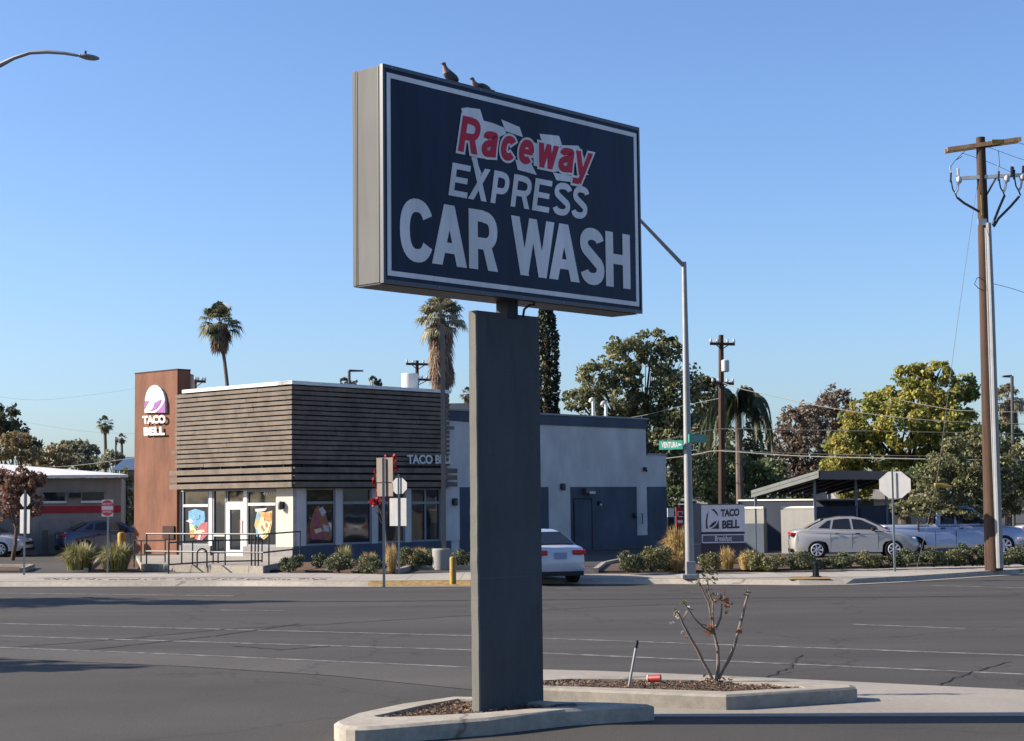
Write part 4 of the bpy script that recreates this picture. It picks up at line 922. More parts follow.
# rear wing
zw = (zr(541.6, 415.2)+zr(645, 419.3))/2; zband = (zr(541.6, 425)+zr(646, 428.5))/2; zlow = zr(655, 455.2); zblue = (zr(545, 486.7)+zr(640, 487))/2
mb = MB(); mb.fbox(FRt, r_lob, r_w1, ZW-.1, zw, -14, 0, M['stucco_lt']); mb.fbox(FRt, r_w1, r_w2, ZW-.1, zlow, -9, -.02, M['stucco_lt'])
mb.fbox(FRt, r_w1-.003, r_w1+.03, zlow, zband, -13.9, -.005, M['stucco_blue'])
mb.build('rear_wing', TB)
mb = MB(); mb.fbox(FRt, r_lob+.3, r_w1+.05, zband, zw, -.2, .06, M['stucco_blue']); mb.build('parapet_band', TB)
mb = MB(); mb.fbox(FRt, r_lob+.3, r_w1+.08, zw, zw+.07, -14.05, .10, M['frame_gray']); mb.fbox(FRt, r_w1+.085, r_w2+.05, zlow, zlow+.08, -9, .03, M['frame_gray']); mb.build('coping', TB)
zfoot = zr(640, 535.3)
for (x0, x1, zb) in ((459, 547.8, ZW), (570.2, 636, ZW), (647.2, 666.3, ZW)):
    mb = MB(); o = .0 if x0 < 647 else -.02; mb.fbox(FRt, FRt.S(x0), FRt.S(x1), zb, zblue, o, o+.03, M['stucco_blue']); mb.build('accent_panel', TB)
mb = MB(); mb.fbox(FRt, FRt.S(636.1), FRt.S(647.1), ZW, zfoot, 0, .028, M['stucco_blue']); mb.build('accent_panel', TB)
mb = MB(); mb.fbox(FRt, FRt.S(573), FRt.S(590), ZW, zr(581, 500), .03, .055, M['stucco_blue']); sd = mb.build('service_door', TB)
mb = MB(); mb.fbox(FRt, FRt.S(590), FRt.S(590.8), ZW, zr(581, 499), .03, .07, M['black']); mb.fbox(FRt, FRt.S(572.4), FRt.S(573), ZW, zr(581, 499), .03, .07, M['black']); mb.fbox(FRt, FRt.S(572.4), FRt.S(590.8), zr(581, 499), zr(581, 498.2), .03, .07, M['black']); mb.build('frame', sd)
s, z = FRt.sz(586, 491); mb = MB(); mb.fbox(FRt, s-.32, s+.32, z-.1, z+.12, .03, .28, M['bronze']); mb.fbox(FRt, s-.1, s+.28, z-.12, z-.02, .281, .30, M['white']); mb.build('wall_lamp', TB)
for px, py in ((598, 503), (643.6, 469), (633, 515)):
    s, z = FRt.sz(px, py); mb = MB(); mb.fbox(FRt, s-.07, s+.07, z-.08, z+.08, .03, .13, M['black']); mb.ball(FRt.pt(s+.03, z-.08, .13), .06, M['white' if px == 598 else 'black'], 8); mb.build('security_camera', TB)
s, z = FRt.sz(641, 518); mb = MB(); mb.tube([FRt.pt(s, z-.25, .04), FRt.pt(s, z-.25, .09), FRt.pt(s, z+.2, .09), FRt.pt(s, z+.2, .04)], .02, M['black'], 6); mb.build('door_pull', TB)
# roof vents, goose necks, white flue
def onroof(px, py, off, F=FRt): return F.pt(F.S(px, off, py), F.Z(px, py, off), off)
for (px, py, yb, dx) in ((593.2, 399.0, 418, -4.5), (606, 402.2, 418.5, -6)):
    p1 = onroof(px, py, -3); p0 = Vector((p1.x, p1.y, zw-.2)); side = RB*(-.28 if dx < -5 else -.2)
    mb = MB(); mb.tube([p0, p1-Vector((0, 0, .14)), p1-Vector((0, 0, .04))+side*.15, p1+side*.5, p1+side*.9-Vector((0, 0, .04)), p1+side*1.15-Vector((0, 0, .16))], .075, M['coping'], 10); mb.build('roof_vent', TB)
FY = (A+RB*3-LB*-4); Yv = FY.y
p1 = D(409.8, 374, 64.5); mb = MB(); mb.lathe((p1.x, p1.y, z_top-.5), [(.33, 0), (.33, p1.z-z_top+.5), (.30, p1.z-z_top+.52)], M['coping'], 20); mb.build('exhaust_flue', TB)
mb = MB(); p = D(188.5, 381, 70); mb.box((p.x, p.y, z_top), (.36, .5, 2*(D(188.5, 374.5, 70).z-z_top)), M['siding']); mb.build('roof_unit', TB)
mb = MB(); p = D(461, 407, 78); mb.box((p.x, p.y, p.z-.3), (1.1, 1.1, .9), M['siding']); mb.build('roof_unit', TB)
# entrance slab
slabp = [G(141, 563.8, ZW+.22), G(263, 566.2, ZW+.22), G(286, 561.0, ZW+.22)]+[FLt.pt(.0, 0, .02), FLt.pt(t1, 0, .02)]
mb = MB(); mb.prism([(p.x, p.y) for p in slabp], ZW-.05, ZW+.22, M['walk'], M['kerb']); struct(mb.build('entrance_slab'))
def railing(label, pix, z0, h, posts, rails=(1.0, .5), end=None):
    P = [G(x, y, z0) for x, y in pix]; t = thing('handrail', label, 'handrail', (P[0].x, P[0].y, z0), 0, 'handrails at the restaurant entrance')
    for f in rails:
        mb = MB(); mb.tube([p+Vector((0, 0, h*f)) for p in P], .028, M['darkmetal'], 6); mb.build('rail', t)
    for px in posts:
        # interpolate along polyline in pixel x
        for a, b in zip(range(len(pix)-1), range(1, len(pix))):
            if min(pix[a][0], pix[b][0]) <= px <= max(pix[a][0], pix[b][0]):
                k = (px-pix[a][0])/(pix[b][0]-pix[a][0]); p = P[a].lerp(P[b], k); mb = MB(); mb.tube([p, p+Vector((0, 0, h))], .024, M['darkmetal'], 6); mb.build('post', t); break
railing('dark pipe handrail running along the front edge of the entrance slab', [(146, 563.9), (263, 566.0), (300.5, 561.0)], ZW+.22, .98, (146.5, 170, 183, 226.5, 252, 255.5, 258.5, 268.5, 300), (1.0, .42))
railing('dark handrail with rounded end beside the bicycle rack', [(168, 573.5), (214, 570), (262, 569)], ZW+.0, .98, (168.5, 192, 213, 218, 262), (.98, .28))
railing('low dark handrail in front of the rust tower', [(134, 569), (165, 569)], ZW, .95, (134, 141, 165), (1.0, .5))
mb = MB(); p = G(202, 567.5, ZW+.22); pr = []
for k in range(13):
    a = math.pi*k/12; pr.append(p+Vector((.15*math.cos(a), 0, .42+.15*math.sin(a))))
mb.tube([p+Vector((.15, 0, 0))]+pr+[p+Vector((-.15, 0, 0))], .025, M['darkmetal'], 6); tag(mb.build('bicycle_rack'), 'dark hoop bicycle rack on the entrance slab behind handrails', 'bicycle rack')

# ------------------------------------------------------------------ building with red stripe
FW = Face(G(121, 553, ZW), Vector((-1, -.22, 0)), Vector((.22, -1, 0)))
B2 = thing('workshop', 'low grey metal building with a red stripe and pale sloping roof', 'building', (FW.P.x, FW.P.y, ZW))
s1 = FW.S(-140); zt = FW.Z(60, 478)
mb = MB(); mb.fbox(FW, 0, s1, ZW-.1, zt, -14, 0, M['siding']); mb.fbox(FW, .02, FW.S(38), FW.Z(60, 513), FW.Z(60, 506), 0, .04, M['redstripe'])
mb.fbox(FW, FW.S(71), FW.S(40), ZW, FW.Z(60, 519), 0, .03, M['stucco_mid']); mb.build('wall', B2)
mb = MB(); a = FW.pt(-.3, zt, .5); b = FW.pt(s1, zt, .5); c = D(-140, 455, FW.P.y+15); d = D(119, 475.6, FW.P.y+15)
mb.slab([a, b, c, d], (0, 0, .12), M['white']); mb.build('roof', B2)
for x0, x1 in ((43.5, 65), (83, 104)):
    f = MB(); sa, sb = sorted((FW.S(x0), FW.S(x1))); z0, z1 = FW.Z(60, 501), FW.Z(60, 492.3); f.fbox(FW, sa-.08, sb+.08, z0-.1, z0, 0, .10, M['white']); f.fbox(FW, sa-.08, sb+.08, z1, z1+.06, 0, .06, M['siding']); fo = f.build('window', B2)
    f = MB(); f.fbox(FW, sa, sb, z0, z1, .0, .02, M['glass']); f.build('pane', fo)
s, z = FW.sz(75, 495); mb = MB(); mb.fbox(FW, s-.25, s+.25, z-.12, z+.1, 0, .25, M['black']); mb.build('wall_lamp', B2)
s = FW.S(46.5); mb = MB(); mb.fbox(FW, s-.12, s+.12, ZW, FW.Z(46, 530), .4, .6, M['bronze']); tag(mb.build('post'), 'short dark steel post standing in front of the grey metal building', 'post')
def wpanel(label, pix, Y):
    mb = MB(); P = [D(x, y, Y) for x, y in pix]; mb.slab(P, (0, .05, 0), M['white'])
    cx = sum(p.x for p in P)/len(P); mb.box((cx, Y+.08, (P[0].z+ZW)/2), (.06, .06, P[0].z-ZW), M['galv']); tag(mb.build('banner_sign'), label, 'banner', 'pale banners by the grey building')
wpanel('larger pale pennant banner above the dark blue sedan boot', [(84.5, 522.5), (94, 526), (92, 530.5), (87.5, 530)], 76.5)
wpanel('slim pale pennant banner close to the yellow bollard by the tower', [(112.5, 522), (122, 526), (120.5, 527), (113, 525.5)], 76.5)

# ------------------------------------------------------------------ cars
def car(name, label, cat, rear_mid, heading, paint, spec, group=None, glassm='carglass'):
    """rear_mid: ground point under the middle of the rear bumper; heading: unit xy direction"""
    h = math.atan2(heading[1], heading[0]); t = thing(name, label, cat, rear_mid, h, group)
    Wd = Matrix.Translation(rear_mid) @ Matrix.Rotation(h, 4, 'Z')
    X = lambda x, y, z: Wd @ Vector((x, y, z))
    Wh = spec['W']/2; L = spec['L']; ax = spec['axles']; wr = spec['wr']; ar = wr+.06
    prof = list(spec['top'])                       # rear bottom -> over the top -> front bottom (x, z)
    zb = spec.get('sill', .24)
    for a in ax[::-1]:
        for k in range(9):
            an = math.pi*k/8; prof.append((a+ar*math.cos(an), max(zb, wr*.96+ar*math.sin(an)) if 0 < k < 8 else zb))
    n = len(prof); mb = MB(); ys = [-1, -.955, -.8, -.4, 0, .4, .8, .955, 1]; vs = []
    cz = .62
    for f in ys:
        e = abs(f)**4
        for (x, z) in prof:
            xx = x+(L/2-x)*.075*e*(abs(x-L/2)/(L/2))**2; zz = z-(.05*e if z > .6 else 0); 
            if abs(f) == 1: xx = L/2+(xx-L/2)*.985; zz = cz+(zz-cz)*.93 if z > zb+.01 else z
            yy = f*Wh*(1-.05*max(0, (z-.75)/.4))*(1-.06*(abs(x-L/2)/(L/2))**4)
            vs.append(X(xx, yy, zz))
    fs = []; dark = []
    for j in range(len(ys)-1):
        for i in range(n):
            q = (j*n+i, j*n+(i+1) % n, (j+1)*n+(i+1) % n, (j+1)*n+i); (dark if i >= len(spec['top'])-1 else fs).append(q)
    fs += [tuple(range(n))[::-1], tuple((len(ys)-1)*n+i for i in range(n))]
    mb.add(vs, fs, paint, True); mb.add(vs, dark, M['black']); mb.build('body', t, sharp=40)
    # greenhouse
    cb = spec['cab']; zb0 = min(z for x, z in cb); zt0 = max(z for x, z in cb); hb = Wh-.07; ht = Wh-.28
    yw = lambda z: hb+(ht-hb)*(z-zb0)/(zt0-zb0)
    def ring(sy): return [X(x, sy*yw(z), z) for x, z in cb]
    mb = MB(); m = len(cb); vs = ring(-1)+[X(x, 0, z+(.025 if 0 < i < m-1 else 0)) for i, (x, z) in enumerate(cb)]+ring(1)
    fs = [(j*m+i, j*m+i+1, (j+1)*m+i+1, (j+1)*m+i) for j in range(2) for i in range(m-1)]+[tuple(range(m))[::-1], tuple(2*m+i for i in range(m))]
    mb.add(vs, fs, paint, False); mb.build('cabin', t, bevel=.02)
    for sy in (-1, 1):
        for poly in spec['side']:
            mb = MB(); vs = [X(x, sy*(yw(z)+.008), z) for x, z in poly]; nn = len(vs); vs += [X(x, sy*(yw(z)-.01), z) for x, z in poly]
            mb.add(vs, [tuple(range(nn))]+[(i, (i+1) % nn, nn+(i+1) % nn, nn+i) for i in range(nn)], M[glassm]); mb.build('side_window', t)
    def screen(p, q, nm, wtop=.06):
        (x0, z0), (x1, z1) = p, q; dx, dz = x1-x0, z1-z0; l = math.hypot(dx, dz); nx, nz_ = -dz/l, dx/l
        if nz_ < 0: nx, nz_ = -nx, -nz_
        a, b = .08, .9; pts = []
        for k, sy in ((a, -1), (a, 1), (b, 1), (b, -1)):
            x = x0+dx*k; z = z0+dz*k; pts.append(X(x+nx*.045, sy*(yw(z)-.09), z+nz_*.045))
        mb = MB(); mb.slab(pts, (Wd.to_3x3() @ Vector((-nx*.02, 0, -nz_*.02))), M[glassm]); mb.build(nm, t)
    screen(spec['rs'][0], spec['rs'][1], 'rear_window'); screen(spec['ws'][0], spec['ws'][1], 'windscreen')
    for a in ax:
        for sy in (-1, 1):
            mb = MB(); c = X(a, sy*(Wh-.205), wr); axv = Wd.to_3x3() @ Vector((0, sy, 0)); w_ = .21
            mb.lathe(c, [(wr*.62, 0), (wr*.93, .0), (wr, .03), (wr, w_-.03), (wr*.93, w_), (wr*.64, w_)], M['tyre'], 24, axv); wo = mb.build('wheel', t)
            mb = MB(); c2 = c+axv*(w_-.010); mb.lathe(c2, [(wr*.64, -.05), (wr*.66, .022), (wr*.60, .030), (wr*.58, .0)], M['hub'], 24, axv)
            ex = Wd.to_3x3() @ Vector((1, 0, 0)); ez = Vector((0, 0, 1))
            mb.lathe(c2, [(wr*.17, 0), (wr*.16, .03), (wr*.08, .036)], M['rim'], 12, axv)
            for k in range(7):
                an = 2*math.pi*k/7; d = ex*math.cos(an)+ez*math.sin(an); e = axv.cross(d)*wr*.07
                p, q = c2+d*wr*.12+axv*.012, c2+d*wr*.60+axv*.018; mb.slab([p-e, p+e, q+e*1.5, q-e*1.5], axv*.01, M['hub'])
            mb.build('rim', wo)
    for sy in (-1, 1):
        x, z = spec['tl']; mb = MB(); mb.box(X(x+.135, sy*(Wh-.285), z), (.24, .40, spec.get('tlh', .13)), M['redlens'], Wd.to_3x3()); mb.build('taillight', t, bevel=.03)
        x, z = spec['hl']; mb = MB(); mb.box(X(x-.22, sy*(Wh-.25), z-.02), (.30, .30, .12), M['lens'], Wd.to_3x3()); mb.build('headlight', t, bevel=.04)
        x, z = spec['mir']; mb = MB(); mb.box(X(x, sy*(Wh+.03), z), (.13, .2, .12), paint if spec.get('mirp') else M['black'], Wd.to_3x3()); mb.build('mirror', t, bevel=.03)
        for x in spec['handles']:
            mb = MB(); mb.box(X(x, sy*(Wh*.985), spec['hz']), (.16, .035, .03), spec.get('hm', M['black']), Wd.to_3x3()); mb.build('door_handle', t)
        mb = MB()      # shut lines
        for x in spec['shut']: mb.box(X(x, sy*(Wh*.988), .62), (.012, .02, .55), M['black'], Wd.to_3x3())
        mb.box(X((ax[0]+ax[1])/2, sy*(Wh*.985), spec['sillz']), (ax[1]-ax[0]-2*ar, .02, .035), M['black'], Wd.to_3x3()); mb.build('door_gap', t)
    mb = MB(); mb.box(X(-.005+spec['plate'][0], 0, spec['plate'][1]), (.03, .34, .17), M['plate'], Wd.to_3x3()); mb.build('number_plate', t)
    for xx in (.085, L-.10):
        mb = MB(); mb.box(X(xx, 0, .30+max(0, spec.get('sill', .24)-.24)), (.14, spec['W']*.80, .12), M['black'], Wd.to_3x3()); mb.build('bumper_trim', t)
    mb = MB(); mb.box(X(L-.03, 0, .56), (.08, .9, .13), M['black'], Wd.to_3x3()); mb.build('grille', t)
    return t
M['hub'] = plain('hub_cap', (0.62, 0.62, 0.64), 0.4, 0.2)
sedan = dict(L=4.5, W=1.78, axles=(.92, 3.55), wr=.325, top=[(.10, .25), (.02, .38), (0, .55), (.03, .80), (.07, 1.0), (.30, 1.06), (.75, 1.06), (2.0, 1.0), (3.3, .98), (3.8, .90), (4.2, .80), (4.42, .66), (4.5, .50), (4.46, .32), (4.38, .25)],
             cab=[(.52, 1.0), (.80, 1.17), (1.25, 1.38), (1.75, 1.46), (2.25, 1.455), (2.62, 1.37), (3.45, .95)],
             side=[[(.98, 1.08), (1.30, 1.32), (1.42, 1.35), (1.36, 1.06)], [(1.44, 1.05), (1.52, 1.36), (1.95, 1.40), (2.05, 1.385), (2.10, 1.03)], [(2.18, 1.03), (2.14, 1.385), (2.45, 1.36), (2.95, 1.13), (3.02, 1.01)]],
             rs=((.50, 1.02), (1.27, 1.40)), ws=((3.40, .97), (2.55, 1.40)), tl=(-.0, .86), hl=(4.40, .70), mir=(2.86, 1.03), handles=(1.62, 2.32), hz=.88, shut=(1.40, 2.14, 3.02), sillz=.28, plate=(0.0, .78))
pickup = dict(L=5.3, W=1.9, axles=(1.15, 4.35), wr=.37, sill=.40, top=[(.02, .42), (0, .55), (.0, 1.10), (.03, 1.14), (1.7, 1.14), (1.95, 1.12), (4.0, 1.10), (4.6, 1.05), (5.1, .98), (5.25, .85), (5.3, .60), (5.28, .45), (5.2, .40)],
              cab=[(1.95, 1.08), (2.05, 1.72), (2.30, 1.78), (3.1, 1.78), (3.35, 1.72), (4.05, 1.08)], side=[[(2.12, 1.14), (2.18, 1.68), (2.62, 1.70), (2.62, 1.14)], [(2.70, 1.14), (2.70, 1.70), (3.25, 1.67), (3.78, 1.16)]],
              rs=((1.95, 1.1), (2.05, 1.72)), ws=((4.03, 1.10), (3.36, 1.70)), tl=(-.0, .92), tlh=.3, hl=(5.25, .80), mir=(3.6, 1.2), mirp=False, handles=(2.2, 2.85), hz=1.0, shut=(1.92, 2.66, 3.75), sillz=.45, plate=(0, .6))
def side_car(name, label, px_rear, px_front, py, paint, spec, ang=0.0, Y=None, **k):
    p = G(px_rear, py, ZW); hd = Vector((math.cos(ang), math.sin(ang), 0)); 
    return car(name, label, 'car' if name != 'pickup_truck' else 'pickup truck', p, hd, paint, spec, **k)
M['p_silver'] = carpaint('paint_champagne', (0.38, 0.355, 0.33), .25, .32); M['p_white'] = carpaint('paint_white', (0.42, 0.43, 0.48), .0, .3)
M['p_navy'] = carpaint('paint_navy', (0.045, 0.06, 0.11), .5, .3); M['p_blue'] = carpaint('paint_pale_blue', (0.27, 0.32, 0.44), .3, .35); M['p_dark'] = carpaint('paint_black', (0.02, 0.022, 0.03), .3, .3)
side_car('sedan_car', 'champagne silver sedan parked beside the block enclosure behind shrubs', 789, 905, 558.6, M['p_silver'], sedan, math.radians(-6))
# white sedan entering the driveway, seen from behind
hd = Vector((-math.sin(math.radians(23)), math.cos(math.radians(23)), 0)); rc = G(590.0, 584.0, .02); side = Vector((hd.y, -hd.x, 0))
car('sedan_car', 'white sedan turning into the driveway with red tail lamps lit by sun', 'car', Vector((rc.x, rc.y, .02))-side*.90-hd*.1, hd, M['p_white'], dict(sedan, W=1.70, L=4.35, axles=(.88, 3.42)))
side_car('pickup_truck', 'pale blue pickup truck parked behind the two staked trees', 877, 1015, 556, M['p_blue'], pickup, math.radians(-2))
side_car('sedan_car', 'white sedan half hidden at the road end of the lot past the pickup', 1017, 0, 553, M['p_white'], sedan, 0)
side_car('sedan_car', 'white sedan parked under the red leaved tree near the stop sign', -73, 20, 557, M['p_white'], sedan, math.radians(-3))
p = G(57, 554.5, ZW); car('sedan_car', 'dark blue sedan with sunlit boot parked before the grey metal building', 'car', p, Vector((math.cos(math.radians(28)), math.sin(math.radians(28)), 0)), M['p_navy'], sedan)
p = G(113, 551, ZW); car('sedan_car', 'pale silver sedan mostly hidden behind the rust tower', 'car', p, Vector((math.cos(math.radians(12)), math.sin(math.radians(12)), 0)), M['p_silver'], sedan)
p = G(905, 551, ZW)

# ------------------------------------------------------------------ trash enclosure with shed roof
E = G(816, 553.5, ZW); FE_L = Face(E, LB, -RB); FE_R = Face(E, RB, -LB)
t = thing('trash_enclosure', 'painted block enclosure with dark shed roof beside the parking lot', 'enclosure', E)
zt = FE_L.Z(810, 508.3); mb = MB()
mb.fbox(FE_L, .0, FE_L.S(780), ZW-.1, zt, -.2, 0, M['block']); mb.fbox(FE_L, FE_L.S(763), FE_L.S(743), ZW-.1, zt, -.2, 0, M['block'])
mb.fbox(FE_L, .0, FE_L.S(780), zt, zt+.08, -.23, .03, M['coping']); mb.fbox(FE_L, FE_L.S(763), FE_L.S(743), zt, zt+.08, -.23, .03, M['coping']); mb.build('wall', t)
mb = MB(); mb.fbox(FE_L, FE_L.S(763)+.01, FE_L.S(743), ZW, FE_L.Z(750, 523.5), 0, .015, M['stucco_blue']); mb.build('painted_dado', t)  # cast shadow on the lower wall, painted as a dark band
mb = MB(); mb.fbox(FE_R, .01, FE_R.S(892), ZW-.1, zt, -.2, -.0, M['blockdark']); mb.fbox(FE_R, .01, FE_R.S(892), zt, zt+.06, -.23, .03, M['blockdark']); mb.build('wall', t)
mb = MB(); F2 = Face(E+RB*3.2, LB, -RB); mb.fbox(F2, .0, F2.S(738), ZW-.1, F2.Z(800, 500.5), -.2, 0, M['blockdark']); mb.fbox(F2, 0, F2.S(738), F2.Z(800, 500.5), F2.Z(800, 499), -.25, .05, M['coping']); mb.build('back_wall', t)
cF = FE_L.pt(0, FE_L.Z(815, 470.5, .6), .6)+(-LB)*.6      # high front corner of roof
zh = cF.z; FLr = Face(cF, LB, -RB); sL_ = FLr.S(751.5); zl_ = FLr.Z(751.5, 490.5); FRr = Face(cF, RB, -LB); sR_ = FRr.S(903)
mb = MB(); c0 = cF; c1_ = cF+LB*sL_+Vector((0, 0, zl_-zh)); c2_ = c1_+RB*sR_; c3 = cF+RB*sR_
mb.slab([c0+Vector((0, 0, -.06)), c1_+Vector((0, 0, -.06)), c2_+Vector((0, 0, -.06)), c3+Vector((0, 0, -.06))], (0, 0, .05), M['roofmetal'])
mb.build('roof', t)
mb = MB(); d3 = Vector((0, 0, -.28)); mb.slab([c0, c1_, c1_+d3, c0+d3], -RB*.05, M['fascia']); mb.build('fascia', t)
mb = MB(); mb.slab([c0, c3, c3+Vector((0, 0, -.34)), c0+Vector((0, 0, -.34))], -LB*.05, M['mon_dark']); mb.build('fascia', t)  # side away from the sun, its shade put into a darker colour
for (k1, k2) in ((.02, .02), (.5, .02), (.98, .02), (.02, .9), (.98, .9)):
    b = cF+RB*(sR_*k1+.5)*(1 if k1 < .9 else .9)+LB*(sL_*k2+.55); zt_ = zh+(zl_-zh)*min(1, (sL_*k2+.55)/sL_)-.08; mb = MB(); mb.box((b.x, b.y, (ZW+zt_)/2), (.10, .10, zt_-ZW), M['frame_gray']); mb.build('post', t)
mb = MB()
for k in range(8):
    a = cF+RB*(sR_*k/7.0); a2 = a+LB*sL_+Vector((0, 0, zl_-zh)); mb.tube([a+LB*.06-Vector((0, 0, .14)), a2-Vector((0, 0, .14))], .06, M['roofmetal'], 4)
mb.build('rafters', t)

# ------------------------------------------------------------------ monument sign
Pm = G(699.5, 564, ZW+.05); FM = Face(Pm, Vector((1, .04, 0)), Vector((.04, -1, 0)))
t = thing('monument_sign', 'low roadside sign with white bell panel and slate lower panel on dark base', 'sign', Pm)
mb = MB(); mb.fbox(FM, FM.S(690.5), FM.S(699.5), ZW, FM.Z(695, 503.3), -.45, .06, M['gloss_gray']); mb.fbox(FM, FM.S(690.8), FM.S(699.2), FM.Z(695, 544.6), FM.Z(695, 543.6), .06, .07, M['frame_gray']); mb.build('pier', t)
mb = MB(); mb.fbox(FM, FM.S(699.7), FM.S(743.6), ZW, FM.Z(720, 504), -.40, 0, M['mon_dark']); mb.build('base', t)
mb = MB(); mb.fbox(FM, FM.S(700.2), FM.S(743.8), FM.Z(720, 531.8), FM.Z(720, 505), .0, .03, M['mon_white'])
cm = lambda x, y: (660+x/5.7, 470+y/5.7)
textpix(mb, FM, 'TACO', cm(346, 268), cm(453, 262), cm(346, 224), cm(453, 219), M['mon_dark'], .034, bold=.045, spacing=.95)
textpix(mb, FM, 'BELL', cm(354, 335), cm(453, 331), cm(354, 288), cm(453, 283), M['mon_dark'], .034, bold=.045, spacing=.95)
for poly in ([(262, 335), (261, 290), (266, 255), (277, 232), (272, 262), (269, 300), (274, 335)], [(290, 225), (308, 222), (325, 240), (334, 265), (330, 262), (310, 238)],
             [(334, 283), (337, 335), (292, 335), (315, 320), (328, 302)], [(324, 288), (300, 300), (284, 318), (280, 328), (300, 322), (318, 304)]):
    cpoly(mb, FM, [cm(*q) for q in poly], .03, .004, M['mon_dark'])
mb.build('upper_panel', t)
mb = MB(); a, b = FM.S(700.4), FM.S(743.6); z0, z1 = FM.Z(720, 543), FM.Z(720, 534.2); mb.fbox(FM, a, b, z0, z1, 0, .02, M['mon_purple'])
for (p, q, r_, s) in ((a, b, z0, z0+.035), (a, b, z1-.035, z1), (a, a+.035, z0+.035, z1-.035), (b-.035, b, z0+.035, z1-.035)): mb.fbox(FM, p, q, r_, s, .02, .03, M['mon_white'])
textpix(mb, FM, 'Breakfast', (715, 541.2), (732, 541.0), (715, 535.6), (732, 535.4), M['mon_white'], .034, bold=.02); mb.build('lower_panel', t)

# ------------------------------------------------------------------ posts and signs
def octagon(c, r, n, mat, mbx, th=.012):
    x = Vector((0, 0, 1)).cross(n).normalized(); x = x/abs(x.x); mbx.slab([c+x*(r*math.cos(math.radians(22.5+45*k)))+Vector((0, 0, r*math.sin(math.radians(22.5+45*k)))) for k in range(8)], n*th, mat)
def sign_post(name, label, px, py, ytop, parts, z=ZW, r=.035, post='galv', n=(-.62, -.78, 0), cat='sign', group=None, postfront=True):
    base = G(px, py, z); Y = base.y; t = thing(name, label, cat, base, 0, group); top = D(px, ytop, Y); n = Vector(n).normalized()
    mb = MB(); mb.box((base.x, base.y, (z+top.z)/2-.05), (r*1.5, r*1.2, top.z-z+.1), M[post]); mb.build('post', t)
    back = (0.05 if postfront else -.05)
    for kind, x0, x1, y0, y1, mat in parts:
        mb = MB(); p0 = D(x0, y1, Y); p1 = D(x1, y0, Y); c = (p0+p1)/2+Vector((0, back, 0))
        if kind == 'oct': octagon(c, (p1.x-p0.x)/2/.924, n, M[mat], mb)
        else: xx = Vector((0, 0, 1)).cross(n).normalized(); mb.box(c, ((p1.x-p0.x)/abs(xx.x), .012, p1.z-p0.z), M[mat], Matrix.Rotation(math.atan2(n.x, -n.y), 3, 'Z'))
        mb.build('sign_plate' if kind != 'oct' else 'octagon_plate', t)
    return t, Y
sign_post('stop_sign', 'back of a stop sign with pale panel below, beside the rust red tree', 24, 575, 490, [('oct', 18.6, 31.4, 490, 510.3, 'alum'), ('rect', 18, 31, 509.5, 533.5, 'alum')], post='galv', cat='stop sign')
sign_post('stop_sign', 'back of a white stop sign with crinkled panel below in front of restaurant windows', 399, 573.5, 474, [('oct', 391.5, 407.3, 474.3, 497.5, 'alum'), ('rect', 389.2, 406.8, 498, 526, 'alum')], cat='stop sign')
sign_post('stop_sign', 'back of a lone stop sign on a thin post beside the champagne sedan', 895, 571.5, 471, [('oct', 882.5, 908.3, 471.5, 498.2, 'alum')], cat='stop sign')
sign_post('road_sign', 'brown backed tall and short sign pair on a kerbside post', 384, 583, 458, [('rect', 376, 393.2, 457.5, 482.3, 'brownsign'), ('rect', 376.4, 393.4, 483, 496.4, 'brownsign')], r=.045, cat='road sign')
t, Y = sign_post('road_sign', 'small white DO NOT ENTER sign with red disc between grass clumps', 107.5, 573, 499.5, [('rect', 102, 113.6, 499.6, 516.6, 'white')], n=(0, -1, 0), cat='road sign', postfront=False)
mb = MB(); c = D(107.8, 508, Y)+Vector((0, -.062, 0)); ro = .22
for (a0_, a1_) in ((15, 165), (195, 345)):
    pts = [c+Vector((ro*math.cos(math.radians(a0_+(a1_-a0_)*k/12)), 0, ro*1.12*math.sin(math.radians(a0_+(a1_-a0_)*k/12)))) for k in range(13)]; mb.slab(pts, (0, -.004, 0), M['signred'])
fnm = lambda zc, w_, h_: (lambda u, v, h: Vector((c.x-w_/2+w_*u, c.y-.008, c.z+zc+h_*v)))
mb.text('DO NOT', fnm(.10, .30, .06), M['white'], bold=.02); mb.text('ENTER', fnm(-.15, .28, .06), M['white'], bold=.02); mb.build('red_disc', t)
# bollards
def bollard(label, px, py, ytop, r, mat='yellow'):
    b = G(px, py, ZW); tp = D(px, ytop, b.y); mb = MB(); mb.lathe(b, [(r, 0), (r, tp.z-ZW-r*.5), (r*.75, tp.z-ZW-r*.1), (r*.1, tp.z-ZW)], M[mat], 14); tag(mb.build('bollard'), label, 'bollard')
bollard('fat yellow bollard beside the rust tower', 121.5, 560, 532, .16)
bollard('slim worn yellow bollard at the kerb next to the pylon pillar', 453, 584, 556.5, .085)
b = G(816, 577.5, ZW); mb = MB(); mb.lathe(b, [(.16, 0), (.16, .03), (.09, .05), (.08, .34), (.10, .36), (.10, .42), (.04, .44)], M['black'], 12); tag(mb.build('pedestal'), 'short black capped pipe pedestal by the yellow tactile ramp', 'pedestal')
b = G(615+0, 0, 1) if False else None
